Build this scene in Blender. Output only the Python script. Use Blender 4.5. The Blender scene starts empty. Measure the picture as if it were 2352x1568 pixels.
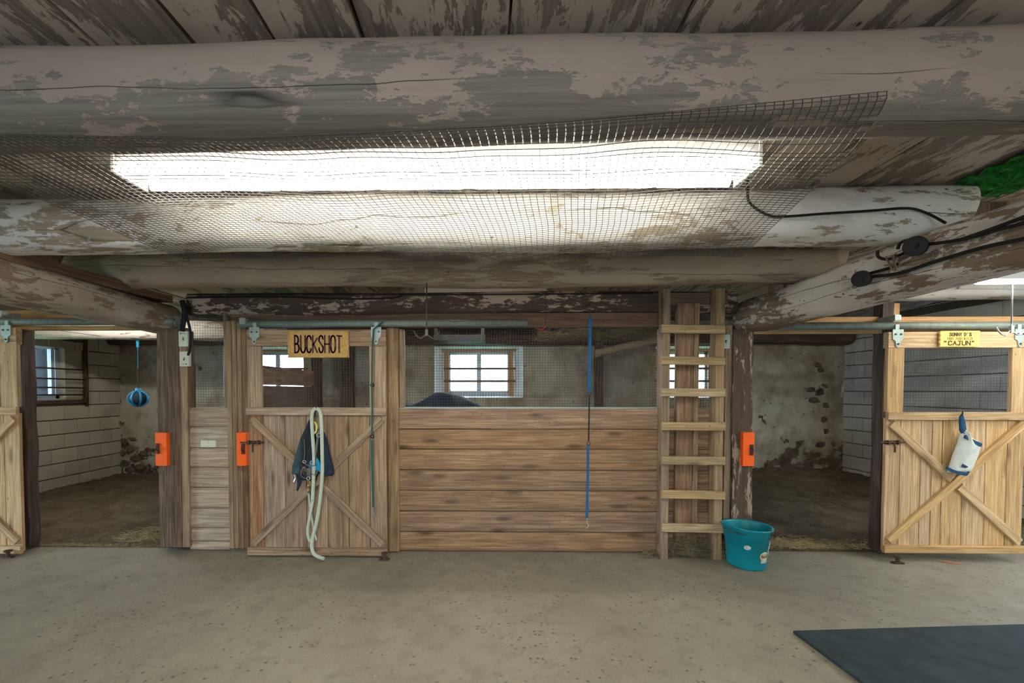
import bpy, bmesh, math, random
from mathutils import Vector, Matrix, noise as mnoise
random.seed(7)
SC = bpy.context.scene
COL = SC.collection
PI = math.pi
def R(d): return math.radians(d)

# ------------------------------------------------------------------ camera
FPX, YAW, PITCH = 1045.0, R(1.0), R(1.5)
VPX, VPY = 1115.0, 897.0
CX0 = VPX - FPX*math.tan(YAW); CY0 = VPY + FPX*math.tan(PITCH)
CAM = Vector((0, 0, 1.41))
cd = bpy.data.cameras.new('camera'); cam = bpy.data.objects.new('camera', cd); COL.objects.link(cam)
cam.location = CAM; cam.rotation_euler = (R(90)-PITCH, 0, YAW)
cd.sensor_width = 36; cd.sensor_fit = 'HORIZONTAL'; cd.lens = 36*FPX/2352
cd.shift_x = (1176-CX0)/2352; cd.shift_y = (CY0-784)/2352
cd.clip_start = 0.02; cd.clip_end = 200
SC.camera = cam
FW = Vector((-math.sin(YAW)*math.cos(PITCH), math.cos(YAW)*math.cos(PITCH), -math.sin(PITCH)))
RT = Vector((math.cos(YAW), math.sin(YAW), 0)); UP = RT.cross(FW)
def ray(px, py): return FW + RT*((px-CX0)/FPX) - UP*((py-CY0)/FPX)
def W(px, py, Y): d = ray(px, py); return CAM + d*(Y/d.y)
def WX(px, py, X): d = ray(px, py); return CAM + d*(X/d.x)
def WZ(px, py, Z=0.0): d = ray(px, py); return CAM + d*((Z-CAM.z)/d.z)

# ------------------------------------------------------------------ world and lights
SC.view_settings.view_transform = 'Standard'; SC.view_settings.look = 'None'
SC.view_settings.gamma = 1.0; SC.view_settings.exposure = -0.1; SC.view_settings.use_curve_mapping = False
wd = bpy.data.worlds.new('world'); SC.world = wd; wd.use_nodes = True
bg = wd.node_tree.nodes['Background']; bg.inputs[0].default_value = (0.62, 0.80, 1.0, 1); bg.inputs[1].default_value = 30.0
def portal(loc, rot, sx, sy):
    l = bpy.data.lights.new('daylight_portal', 'AREA'); l.shape = 'RECTANGLE'; l.size = sx; l.size_y = sy
    l.cycles.is_portal = True
    o = bpy.data.objects.new('daylight_portal', l); COL.objects.link(o); o.location = loc; o.rotation_euler = rot
portal((-0.75, -3.45, 1.1), (R(90), 0, 0), 0.7, 2.1)      # doorway added behind the camera to let in daylight
portal((-7.45, 1.6, 1.15), (R(90), 0, R(-90)), 1.4, 2.1)   # doorway added at the left aisle end to let in daylight
for px_ in (-3.55, -0.11, 3.31): portal((px_, 7.85, 1.71), (R(-90), 0, 0), 1.1, 0.75)   # back windows
portal((-6.2, 5.75, 1.69), (R(90), 0, R(-90)), 1.2, 0.75)   # window in the left block wall
TUBE_E = 62.0

# ------------------------------------------------------------------ node helpers
def new_mat(name):
    m = bpy.data.materials.new(name); m.use_nodes = True
    nt = m.node_tree; nt.nodes.clear()
    return m, nt
class N:
    def __init__(s, nt): s.nt = nt
    def n(s, t, **kw):
        nd = s.nt.nodes.new(t)
        for k, v in kw.items(): setattr(nd, k, v)
        return nd
    def l(s, a, b): s.nt.links.new(a, b)
    def val(s, inp, v):
        if hasattr(v, 'is_linked') or isinstance(v, bpy.types.NodeSocket): s.l(v, inp)
        else: inp.default_value = v
    def math(s, op, a, b=0.0, clamp=False):
        nd = s.n('ShaderNodeMath', operation=op, use_clamp=clamp); s.val(nd.inputs[0], a); s.val(nd.inputs[1], b); return nd.outputs[0]
    def mix(s, f, a, b, blend='MIX'):
        nd = s.n('ShaderNodeMix', data_type='RGBA', blend_type=blend)
        s.val(nd.inputs[0], f); s.val(nd.inputs[6], a if not isinstance(a, tuple) else a[:3]+(1,)); s.val(nd.inputs[7], b if not isinstance(b, tuple) else b[:3]+(1,))
        return nd.outputs[2]
    def ramp(s, f, stops, interp='LINEAR'):
        nd = s.n('ShaderNodeValToRGB'); nd.color_ramp.interpolation = interp
        e = nd.color_ramp.elements
        while len(e) < len(stops): e.new(0.5)
        for i, (p, c) in enumerate(stops):
            e[i].position = p; e[i].color = (c, c, c, 1) if isinstance(c, (int, float)) else c[:3]+(1,)
        s.l(f, nd.inputs[0]); return nd.outputs[0]
    def coords(s, scale=(1, 1, 1), world=False, rnd=True):
        tc = s.n('ShaderNodeTexCoord')
        src = tc.outputs['Object']
        if world:
            g = s.n('ShaderNodeNewGeometry'); src = g.outputs['Position']
        if rnd and not world:
            oi = s.n('ShaderNodeObjectInfo')
            r = s.math('MULTIPLY', oi.outputs['Random'], 53.0)
            cv = s.n('ShaderNodeCombineXYZ'); s.l(r, cv.inputs[0]); s.l(s.math('MULTIPLY', r, 1.7), cv.inputs[1]); s.l(s.math('MULTIPLY', r, 0.6), cv.inputs[2])
            ad = s.n('ShaderNodeVectorMath', operation='ADD'); s.l(src, ad.inputs[0]); s.l(cv.outputs[0], ad.inputs[1]); src = ad.outputs[0]
        s.src = src
        return s.scaled(scale)
    def scaled(s, scale):
        mp = s.n('ShaderNodeMapping'); mp.inputs['Scale'].default_value = scale; s.l(s.src, mp.inputs[0]); return mp.outputs[0]
    def noise(s, vec, sc, det=6, rough=0.6, dist=0.0):
        nd = s.n('ShaderNodeTexNoise'); s.l(vec, nd.inputs['Vector']); nd.inputs['Scale'].default_value = sc
        nd.inputs['Detail'].default_value = det; nd.inputs['Roughness'].default_value = rough; nd.inputs['Distortion'].default_value = dist
        return nd.outputs[0]
    def voro(s, vec, sc, feature='F1'):
        nd = s.n('ShaderNodeTexVoronoi', feature=feature); s.l(vec, nd.inputs['Vector']); nd.inputs['Scale'].default_value = sc; return nd.outputs['Distance']
    def out(s, col, rough=0.8, height=None, bump=0.3, dist=0.01, metal=0.0, spec=0.3, **kw):
        p = s.n('ShaderNodeBsdfPrincipled'); o = s.n('ShaderNodeOutputMaterial')
        s.val(p.inputs['Base Color'], col if not isinstance(col, tuple) else col[:3]+(1,)); s.val(p.inputs['Roughness'], rough); p.inputs['Metallic'].default_value = metal
        p.inputs['Specular IOR Level'].default_value = spec
        for k, v in kw.items(): s.val(p.inputs[k], v)
        if height is not None:
            b = s.n('ShaderNodeBump'); b.inputs['Strength'].default_value = bump; b.inputs['Distance'].default_value = dist
            s.l(height, b.inputs['Height']); s.l(b.outputs[0], p.inputs['Normal'])
        s.l(p.outputs[0], o.inputs[0]); return p

def wood(name, c1, c2, knots=0.6, dirt=0.4, dirtc=(0.09, 0.065, 0.045), var=0.25, grain=1.0, nails=False):
    m, nt = new_mat(name); k = N(nt)
    v = k.coords((0.9, 16, 16))
    g = k.noise(v, 2.2, 8, 0.65, 0.6)
    g2 = k.noise(k.scaled((3, 90, 90)), 1.0, 3, 0.6)
    f = k.ramp(g, [(0.36, 0), (0.64, 1)])
    col = k.mix(f, tuple(x*0.9 for x in c1), tuple(min(1, x*1.06) for x in c2))
    col = k.mix(k.math('MULTIPLY', k.ramp(g2, [(0.40, 1), (0.56, 0)]), 0.5*grain), col, tuple(x*0.45 for x in c1))
    # knots
    vk = k.voro(k.scaled((2.4, 8.5, 5)), 1.0)
    kn = k.ramp(vk, [(0.06, 1), (0.13, 0.6), (0.24, 0)])
    col = k.mix(k.math('MULTIPLY', kn, knots), col, tuple(x*0.28 for x in c1))
    # dirt blotches
    d = k.ramp(k.noise(k.scaled((1.3, 3, 3)), 2.2, 7, 0.65), [(0.45, 0), (0.72, 1)])
    col = k.mix(k.math('MULTIPLY', d, dirt), col, dirtc)
    # small specks / nail holes
    vs = k.voro(k.scaled((14, 14, 14)), 1.0)
    col = k.mix(k.math('MULTIPLY', k.ramp(vs, [(0.05, 1), (0.09, 0)]), 0.7), col, (0.03, 0.02, 0.015))
    oi = k.n('ShaderNodeObjectInfo')
    hv = k.n('ShaderNodeHueSaturation'); k.l(col, hv.inputs['Color'])
    k.l(k.math('ADD', k.math('MULTIPLY', oi.outputs['Random'], var), 1-var/2), hv.inputs['Value'])
    k.l(k.math('ADD', k.math('MULTIPLY', k.math('FRACT', k.math('MULTIPLY', oi.outputs['Random'], 7.3)), 0.2), 0.9), hv.inputs['Saturation'])
    h = k.math('ADD', k.math('MULTIPLY', g2, 0.6), k.math('MULTIPLY', g, 0.6))
    k.out(hv.outputs[0], 0.78, h, 0.35, 0.004, spec=0.25)
    return m

def peeling(name, paint, bare, amt=0.5, stretch=3.0, scale=3.0, cracks=True, dirt=0.3, paint2=None, endbare=None, axis=0):
    """flaking whitewash over weathered timber; local X is the grain"""
    m, nt = new_mat(name); k = N(nt)
    s = 1.0/stretch
    v = k.coords((s, 1, 1))
    big = k.noise(v, scale*0.8, 3, 0.5)
    fine = k.noise(k.scaled((s*1.1, 1.2, 1.2)), scale*4.2, 12, 0.72, 0.35)
    mk = k.math('ADD', k.math('MULTIPLY', big, 0.42), k.math('MULTIPLY', fine, 0.58))
    if endbare:      # paint worn away towards one end of the timber
        tc = k.n('ShaderNodeTexCoord'); sp_ = k.n('ShaderNodeSeparateXYZ'); k.l(tc.outputs['Object'], sp_.inputs[0])
        nr = k.n('ShaderNodeMapRange'); k.l(sp_.outputs[axis], nr.inputs[0]); nr.inputs[1].default_value = endbare[0]; nr.inputs[2].default_value = endbare[1]; nr.inputs[3].default_value = endbare[2]; nr.inputs[4].default_value = 0
        mk = k.math('SUBTRACT', mk, nr.outputs[0])
    mask = k.ramp(mk, [(amt-0.004, 0), (amt+0.004, 1)])
    gr = k.noise(k.scaled((0.7, 28, 28)), 2.0, 7, 0.7, 0.4)
    barec = k.mix(k.ramp(gr, [(0.3, 0), (0.7, 1)]), tuple(x*0.62 for x in bare), tuple(min(1, x*1.25) for x in bare))
    tone = k.noise(k.scaled((0.5, 1.5, 1.5)), 2.0, 5, 0.6)
    p2 = paint2 or tuple(x*0.78 for x in paint)
    paintc = k.mix(k.ramp(tone, [(0.35, 0), (0.68, 1)]), p2, paint)
    paintc = k.mix(k.math('MULTIPLY', k.ramp(gr, [(0.3, 1), (0.45, 0)]), 0.25), paintc, tuple(x*0.6 for x in paint))
    col = k.mix(mask, barec, paintc)
    # grime streaks
    d = k.ramp(k.noise(k.scaled((1.0, 2.5, 2.5)), 1.7, 8, 0.7), [(0.5, 0), (0.75, 1)])
    col = k.mix(k.math('MULTIPLY', d, dirt), col, (0.13, 0.1, 0.075))
    h = k.math('ADD', k.math('MULTIPLY', mask, 0.5), k.math('MULTIPLY', gr, 0.25))
    if cracks:
        dis = k.n('ShaderNodeTexNoise'); k.l(k.src, dis.inputs['Vector']); dis.inputs['Scale'].default_value = 2.0
        dv = k.n('ShaderNodeVectorMath', operation='MULTIPLY_ADD'); k.l(dis.outputs['Color'], dv.inputs[0]); dv.inputs[1].default_value = (0.0, 0.035, 0.035); k.l(k.src, dv.inputs[2])
        mp = k.n('ShaderNodeMapping'); mp.inputs['Scale'].default_value = (0.16, 4.5, 4.5); k.l(dv.outputs[0], mp.inputs[0])
        ce = k.voro(mp.outputs[0], 1.0, 'DISTANCE_TO_EDGE')
        cm = k.ramp(ce, [(0.002, 1), (0.005, 0)])
        gate = k.ramp(k.noise(k.scaled((0.6, 2, 2)), 1.3, 2), [(0.47, 0), (0.55, 1)])
        cm = k.math('MULTIPLY', cm, gate)
        col = k.mix(cm, col, (0.03, 0.022, 0.018))
        h = k.math('SUBTRACT', h, k.math('MULTIPLY', cm, 1.2))
    vs = k.voro(k.scaled((5, 7, 7)), 1.0)
    col = k.mix(k.math('MULTIPLY', k.ramp(vs, [(0.035, 1), (0.06, 0)]), 0.85), col, (0.03, 0.02, 0.015))
    k.out(col, 0.85, h, 0.55, 0.006, spec=0.2)
    return m

def plain(name, c, rough=0.5, metal=0.0, var=0.25, sc=12, bump=0.1, spec=0.4, c2=None):
    m, nt = new_mat(name); k = N(nt)
    v = k.coords()
    g = k.noise(v, sc, 6, 0.6)
    col = k.mix(k.ramp(g, [(0.3, 0), (0.7, 1)]), c2 or tuple(x*(1-var) for x in c), tuple(min(1, x*(1+var*0.5)) for x in c))
    k.out(col, rough, g, bump, 0.003, metal=metal, spec=spec)
    return m

M = {}
M['siding'] = wood('siding_wood', (0.25, 0.14, 0.07), (0.40, 0.25, 0.14), knots=0.9, dirt=0.7, dirtc=(0.17, 0.105, 0.065), var=0.22)
M['siding_pale'] = wood('pale_siding_wood', (0.35, 0.26, 0.17), (0.50, 0.39, 0.27), knots=0.6, dirt=0.5, dirtc=(0.2, 0.14, 0.09), var=0.15)
M['door_grey'] = wood('grey_door_wood', (0.275, 0.175, 0.10), (0.42, 0.29, 0.185), knots=0.8, dirt=0.35, dirtc=(0.17, 0.1, 0.06), var=0.22)
M['door_new'] = wood('yellow_door_wood', (0.53, 0.325, 0.145), (0.68, 0.46, 0.24), knots=0.75, dirt=0.25, dirtc=(0.3, 0.17, 0.08), var=0.2)
M['orange_wood'] = wood('orange_rail_wood', (0.46, 0.27, 0.12), (0.55, 0.34, 0.17), knots=0.6, dirt=0.25, dirtc=(0.25, 0.13, 0.06), var=0.15)
M['stile_stain'] = wood('rust_stained_wood', (0.30, 0.14, 0.06), (0.42, 0.25, 0.14), knots=0.7, dirt=0.4, dirtc=(0.15, 0.07, 0.03), var=0.1)
M['trim'] = wood('trim_wood', (0.27, 0.17, 0.09), (0.38, 0.26, 0.15), knots=0.6, dirt=0.4, var=0.25)
M['ladder'] = wood('ladder_wood', (0.38, 0.25, 0.12), (0.50, 0.35, 0.18), knots=0.7, dirt=0.35, var=0.25)
M['post'] = wood('rough_post_wood', (0.125, 0.082, 0.052), (0.215, 0.15, 0.098), knots=0.4, dirt=0.6, dirtc=(0.07, 0.045, 0.03), var=0.1, grain=1.6)
M['dark_wood'] = wood('dark_wood', (0.075, 0.045, 0.032), (0.14, 0.09, 0.065), knots=0.3, dirt=0.5, dirtc=(0.03, 0.02, 0.016), var=0.2)
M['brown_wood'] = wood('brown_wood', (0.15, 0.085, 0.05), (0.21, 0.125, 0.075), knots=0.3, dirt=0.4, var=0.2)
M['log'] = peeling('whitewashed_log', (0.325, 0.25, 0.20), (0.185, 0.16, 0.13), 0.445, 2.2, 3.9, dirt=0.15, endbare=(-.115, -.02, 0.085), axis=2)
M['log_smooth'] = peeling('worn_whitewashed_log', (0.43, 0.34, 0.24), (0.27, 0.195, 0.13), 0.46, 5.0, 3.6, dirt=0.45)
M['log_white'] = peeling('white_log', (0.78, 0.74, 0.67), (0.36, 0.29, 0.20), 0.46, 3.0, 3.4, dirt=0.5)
M['girder'] = peeling('flaking_girder', (0.66, 0.57, 0.51), (0.23, 0.155, 0.105), 0.455, 2.6, 3.6, dirt=0.4, endbare=(-2.3, -1.4, 0.10))
M['girder_l'] = peeling('worn_girder', (0.50, 0.42, 0.33), (0.27, 0.195, 0.13), 0.47, 2.6, 3.2, dirt=0.4, endbare=(-2.3, -1.6, 0.06))
M['header'] = peeling('dark_flaking_header', (0.46, 0.36, 0.27), (0.085, 0.056, 0.042), 0.55, 2.6, 5.0, dirt=0.5)
M['post_peel'] = peeling('flaking_post', (0.40, 0.30, 0.21), (0.09, 0.062, 0.042), 0.53, 4.5, 6.0, dirt=0.5)
M['plank'] = peeling('ceiling_plank_paint', (0.45, 0.365, 0.29), (0.20, 0.16, 0.125), 0.485, 3.2, 3.6, cracks=False, dirt=0.15)
M['galv'] = plain('galvanised_steel', (0.20, 0.235, 0.20), 0.6, 0.25, 0.3, 25)
M['galv_pale'] = plain('pale_galvanised_steel', (0.34, 0.40, 0.36), 0.5, 0.3, 0.2, 25)
M['wire'] = plain('mesh_wire', (0.10, 0.09, 0.075), 0.5, 0.3, 0.2, 30, spec=0.3)
M['wire_bright'] = plain('bright_mesh_wire', (0.085, 0.075, 0.06), 0.5, 0.2, 0.2, 30)
M['steel'] = plain('bright_steel', (0.6, 0.6, 0.58), 0.3, 0.9, 0.15, 20)
M['rust'] = plain('rusty_iron', (0.10, 0.055, 0.035), 0.7, 0.4, 0.4, 30, 0.3)
M['black'] = plain('black_rubber', (0.014, 0.013, 0.013), 0.6, 0, 0.3, spec=0.2)
M['orange'] = plain('orange_paint', (1.0, 0.125, 0.004), 0.5, 0, 0.08, 20, 0.05)
M['cream'] = plain('cream_plastic', (0.62, 0.62, 0.47), 0.45, 0, 0.08)
M['teal'] = plain('teal_plastic', (0.0, 0.21, 0.25), 0.38, 0, 0.1, 4, 0.02)
M['blue'] = plain('blue_webbing', (0.004, 0.085, 0.24), 0.7, 0, 0.2, 40)
M['blue_toy'] = plain('blue_plastic', (0.02, 0.22, 0.42), 0.4, 0, 0.2)
M['green'] = plain('green_webbing', (0.008, 0.085, 0.06), 0.7, 0, 0.2, 40)
M['navy'] = plain('navy_fabric', (0.012, 0.026, 0.045), 0.85, 0, 0.4, 18, 0.4)
M['navy_trim'] = plain('navy_trim', (0.015, 0.075, 0.17), 0.85, 0, 0.3, 40, 0.3)
M['teal_cloth'] = plain('slate_teal_fabric', (0.035, 0.068, 0.078), 0.9, 0, 0.3, 30, 0.4)
M['char'] = plain('charcoal_fabric', (0.022, 0.024, 0.028), 0.9, 0, 0.4, 40, 0.4)
M['cyan'] = plain('cyan_fabric', (0.0, 0.28, 0.46), 0.8, 0, 0.2)
M['leather'] = plain('brown_leather', (0.13, 0.105, 0.085), 0.6, 0, 0.35, 25, 0.3)
M['offwhite'] = plain('offwhite_fabric', (0.62, 0.64, 0.55), 0.85, 0, 0.15, 14, 0.3)
M['rope'] = plain('pale_rope', (0.50, 0.54, 0.42), 0.8, 0, 0.2, 90, 0.6)
M['brass'] = plain('brass', (0.5, 0.36, 0.14), 0.35, 0.9, 0.2)
M['sign'] = plain('ochre_sign_board', (0.50, 0.30, 0.075), 0.6, 0, 0.3, 60, 0.1)
M['sign_y'] = plain('yellow_sign_board', (0.78, 0.55, 0.13), 0.55, 0, 0.12, 20, 0.05)
M['letter'] = plain('maroon_paint', (0.055, 0.008, 0.02), 0.5, 0, 0.2)
M['letter_k'] = plain('dark_brown_paint', (0.06, 0.035, 0.01), 0.5, 0, 0.2)
M['letter_f'] = plain('faded_brown_paint', (0.42, 0.27, 0.07), 0.5, 0, 0.2)
M['hull'] = plain('white_enamel', (0.80, 0.82, 0.80), 0.4, 0, 0.08)
M['upvc'] = plain('white_window_plastic', (0.50, 0.58, 0.66), 0.4, 0, 0.06)
M['sticker'] = plain('grey_sticker', (0.48, 0.47, 0.46), 0.4, 0, 0.35, 60)
M['sticker_y'] = plain('yellow_sticker', (0.72, 0.66, 0.25), 0.4, 0, 0.15, 40)
M['sticker_b'] = plain('brown_sticker_print', (0.28, 0.15, 0.05), 0.4, 0, 0.5, 60)
M['moss'] = plain('green_growth', (0.006, 0.16, 0.008), 0.95, 0, 0.8, 35, 0.8, c2=(0.001, 0.02, 0.002))
M['red'] = plain('red_plastic', (0.5, 0.02, 0.03), 0.4)
M['foliage'] = plain('outdoor_foliage', (0.10, 0.2, 0.06), 0.9, 0, 0.5, 8)

def mk_floor():
    m, nt = new_mat('concrete'); k = N(nt)
    v = k.coords(world=True)
    a = k.noise(v, 1.1, 5, 0.6, 0.3); b = k.noise(v, 7, 9, 0.7); c = k.noise(k.scaled((60, 60, 60)), 1, 4, 0.7)
    col = k.mix(k.ramp(a, [(0.3, 0), (0.7, 1)]), (0.215, 0.185, 0.128), (0.30, 0.262, 0.185))
    col = k.mix(k.math('MULTIPLY', k.ramp(b, [(0.5, 0), (0.75, 1)]), 0.7), col, (0.155, 0.13, 0.09))
    col = k.mix(k.math('MULTIPLY', k.ramp(c, [(0.35, 1), (0.5, 0)]), 0.3), col, (0.13, 0.11, 0.085))
    sp = k.voro(v, 21); sp2 = k.voro(v, 9.3)
    gate = k.ramp(k.noise(v, 2.3, 3), [(0.42, 0), (0.55, 1)])
    col = k.mix(k.math('MULTIPLY', k.ramp(sp, [(0.12, 1), (0.24, 0)]), k.math('MULTIPLY', gate, 0.8)), col, (0.07, 0.06, 0.05))
    col = k.mix(k.ramp(sp2, [(0.025, 1), (0.035, 0)]), col, (0.6, 0.57, 0.5))
    col = k.mix(k.math('MULTIPLY', k.ramp(k.noise(v, 0.6, 4, 0.55, 1.0), [(0.50, 0), (0.64, 1)]), 0.4), col, (0.15, 0.125, 0.09))
    h = k.math('ADD', k.math('MULTIPLY', b, 0.7), k.math('MULTIPLY', c, 0.5))
    k.out(col, k.ramp(b, [(0.3, 0.55), (0.7, 0.8)]), h, 0.4, 0.012, spec=0.3)
    return m
M['floor'] = mk_floor()
def mk_bed():
    m, nt = new_mat('bedding'); k = N(nt)
    v = k.coords(world=True)
    a = k.noise(v, 2.5, 8, 0.75); b = k.noise(k.scaled((18, 9, 18)), 1, 8, 0.8)
    col = k.mix(k.ramp(a, [(0.35, 0), (0.7, 1)]), (0.10, 0.072, 0.043), (0.24, 0.185, 0.115))
    col = k.mix(k.ramp(b, [(0.55, 0), (0.72, 1)]), col, (0.30, 0.25, 0.16))
    col = k.mix(k.ramp(b, [(0.32, 1), (0.44, 0)]), col, (0.045, 0.032, 0.02))
    k.out(col, 0.95, b, 0.9, 0.04, spec=0.1); return m
M['bed'] = mk_bed()
def mk_plaster():
    m, nt = new_mat('old_plaster'); k = N(nt)
    v = k.coords(world=True)
    g = k.n('ShaderNodeNewGeometry'); sx = k.n('ShaderNodeSeparateXYZ'); k.l(g.outputs['Position'], sx.inputs[0])
    z = sx.outputs[2]
    big = k.noise(v, 1.4, 4, 0.6, 0.4); fine = k.noise(v, 5.5, 9, 0.7)
    mk = k.math('ADD', k.math('MULTIPLY', big, 0.55), k.math('MULTIPLY', fine, 0.45))
    low = k.ramp(z, [(0.12, 0.16), (0.75, 0.0)])     # more plaster is lost near the ground
    mask = k.ramp(k.math('SUBTRACT', mk, low), [(0.365, 0), (0.38, 1)])
    pc = k.mix(k.ramp(k.noise(v, 2.2, 6, 0.6), [(0.3, 0), (0.7, 1)]), (0.33, 0.30, 0.22), (0.52, 0.49, 0.40))
    bc = k.mix(k.ramp(fine, [(0.3, 0), (0.7, 1)]), (0.03, 0.024, 0.016), (0.12, 0.095, 0.065))
    col = k.mix(mask, bc, pc)
    col = k.mix(k.math('MULTIPLY', k.ramp(k.noise(v, 1.3, 9, 0.7), [(0.46, 0), (0.62, 1)]), 0.75), col, (0.19, 0.135, 0.08))
    col = k.mix(k.math('MULTIPLY', k.ramp(k.voro(v, 6), [(0.08, 1), (0.14, 0)]), 0.6), col, (0.05, 0.045, 0.035))
    k.out(col, 0.92, k.math('ADD', mask, fine), 0.6, 0.02, spec=0.15); return m
M['plaster'] = mk_plaster()
def mk_block(name, ca, cb):
    m, nt = new_mat(name); k = N(nt)
    v = k.coords(world=True)
    oi = k.n('ShaderNodeObjectInfo')
    a = k.noise(v, 2.0, 6, 0.6); c = k.noise(v, 60, 3, 0.7)
    col = k.mix(k.ramp(a, [(0.3, 0), (0.7, 1)]), ca, cb)
    hv = k.n('ShaderNodeHueSaturation'); k.l(col, hv.inputs['Color'])
    k.l(k.math('ADD', k.math('MULTIPLY', oi.outputs['Random'], 0.16), 0.92), hv.inputs['Value'])
    col = k.mix(k.math('MULTIPLY', k.ramp(k.noise(v, 1.1, 6, 0.7), [(0.52, 0), (0.72, 1)]), 0.5), hv.outputs[0], (0.2, 0.16, 0.1))
    k.out(col, 0.9, c, 0.35, 0.006, spec=0.2); return m
M['block_l'] = mk_block('left_block', (0.44, 0.41, 0.32), (0.56, 0.53, 0.43))
M['block_r'] = mk_block('right_block', (0.62, 0.63, 0.60), (0.76, 0.76, 0.73))
M['limewash'] = plain('limewash', (0.80, 0.80, 0.76), 0.9, 0, 0.2, 9, 0.3)
M['mortar'] = plain('mortar', (0.17, 0.15, 0.11), 0.95, 0, 0.3, 20, 0.4)
M['stone'] = plain('rubble_stone', (0.15, 0.12, 0.085), 0.95, 0, 0.5, 9, 0.8, c2=(0.045, 0.035, 0.025))
M['mat'] = plain('rubber_mat', (0.030, 0.042, 0.042), 0.85, 0, 0.4, 7, 0.3, spec=0.2, c2=(0.018, 0.026, 0.027))
M['straw'] = plain('straw', (0.42, 0.34, 0.17), 0.9, 0, 0.5, 6)
M['hay'] = plain('grey_hay', (0.24, 0.20, 0.11), 0.9, 0, 0.5, 6)
m, nt = new_mat('lamp_tube'); k = N(nt); e = k.n('ShaderNodeEmission'); e.inputs[0].default_value = (1.0, 0.985, 0.90, 1); e.inputs[1].default_value = TUBE_E
o = k.n('ShaderNodeOutputMaterial'); k.l(e.outputs[0], o.inputs[0]); M['tube'] = m
m, nt = new_mat('added_stall_tube'); k = N(nt); e = k.n('ShaderNodeEmission'); e.inputs[0].default_value = (1.0, 0.95, 0.84, 1); e.inputs[1].default_value = TUBE_E*2.2  # stronger tube for the added lamps that brighten the stalls
o = k.n('ShaderNodeOutputMaterial'); k.l(e.outputs[0], o.inputs[0]); M['tube_stall_added'] = m
m, nt = new_mat('window_glass'); k = N(nt); t = k.n('ShaderNodeBsdfTransparent'); t.inputs[0].default_value = (0.93, 0.96, 0.98, 1)
g = k.n('ShaderNodeBsdfGlossy'); g.inputs['Roughness'].default_value = 0.05; fr = k.n('ShaderNodeFresnel'); fr.inputs[0].default_value = 1.45
mx = k.n('ShaderNodeMixShader'); k.l(fr.outputs[0], mx.inputs[0]); k.l(t.outputs[0], mx.inputs[1]); k.l(g.outputs[0], mx.inputs[2])
o = k.n('ShaderNodeOutputMaterial'); k.l(mx.outputs[0], o.inputs[0]); M['glass'] = m

# ------------------------------------------------------------------ object helpers
WM = {}
def link(o, parent=None, mw=None):
    mw = mw or Matrix.Identity(4)
    COL.objects.link(o)
    o.matrix_basis = mw
    WM[o.name] = mw
    if parent is not None:
        o.parent = parent; o.matrix_parent_inverse = WM[parent.name].inverted()
    return o
def tag(o, label=None, cat=None, group=None, kind=None):
    if label: o['label'] = label
    if cat: o['category'] = cat
    if group: o['group'] = group
    if kind: o['kind'] = kind
    return o
def empty(name, loc, label, cat, group=None, kind=None):
    o = bpy.data.objects.new(name, None); o.empty_display_size = 0.05
    link(o, None, Matrix.Translation(Vector(loc)))
    return tag(o, label, cat, group, kind)
def frame(A, B, nrm):
    A = Vector(A); B = Vector(B); x = (B-A).normalized(); n = Vector(nrm); n = (n-x*n.dot(x)).normalized(); y = n.cross(x)
    m = Matrix.Identity(4)
    for i in range(3): m[i][0] = x[i]; m[i][1] = y[i]; m[i][2] = n[i]; m[i][3] = ((A+B)/2)[i]
    return m
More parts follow.
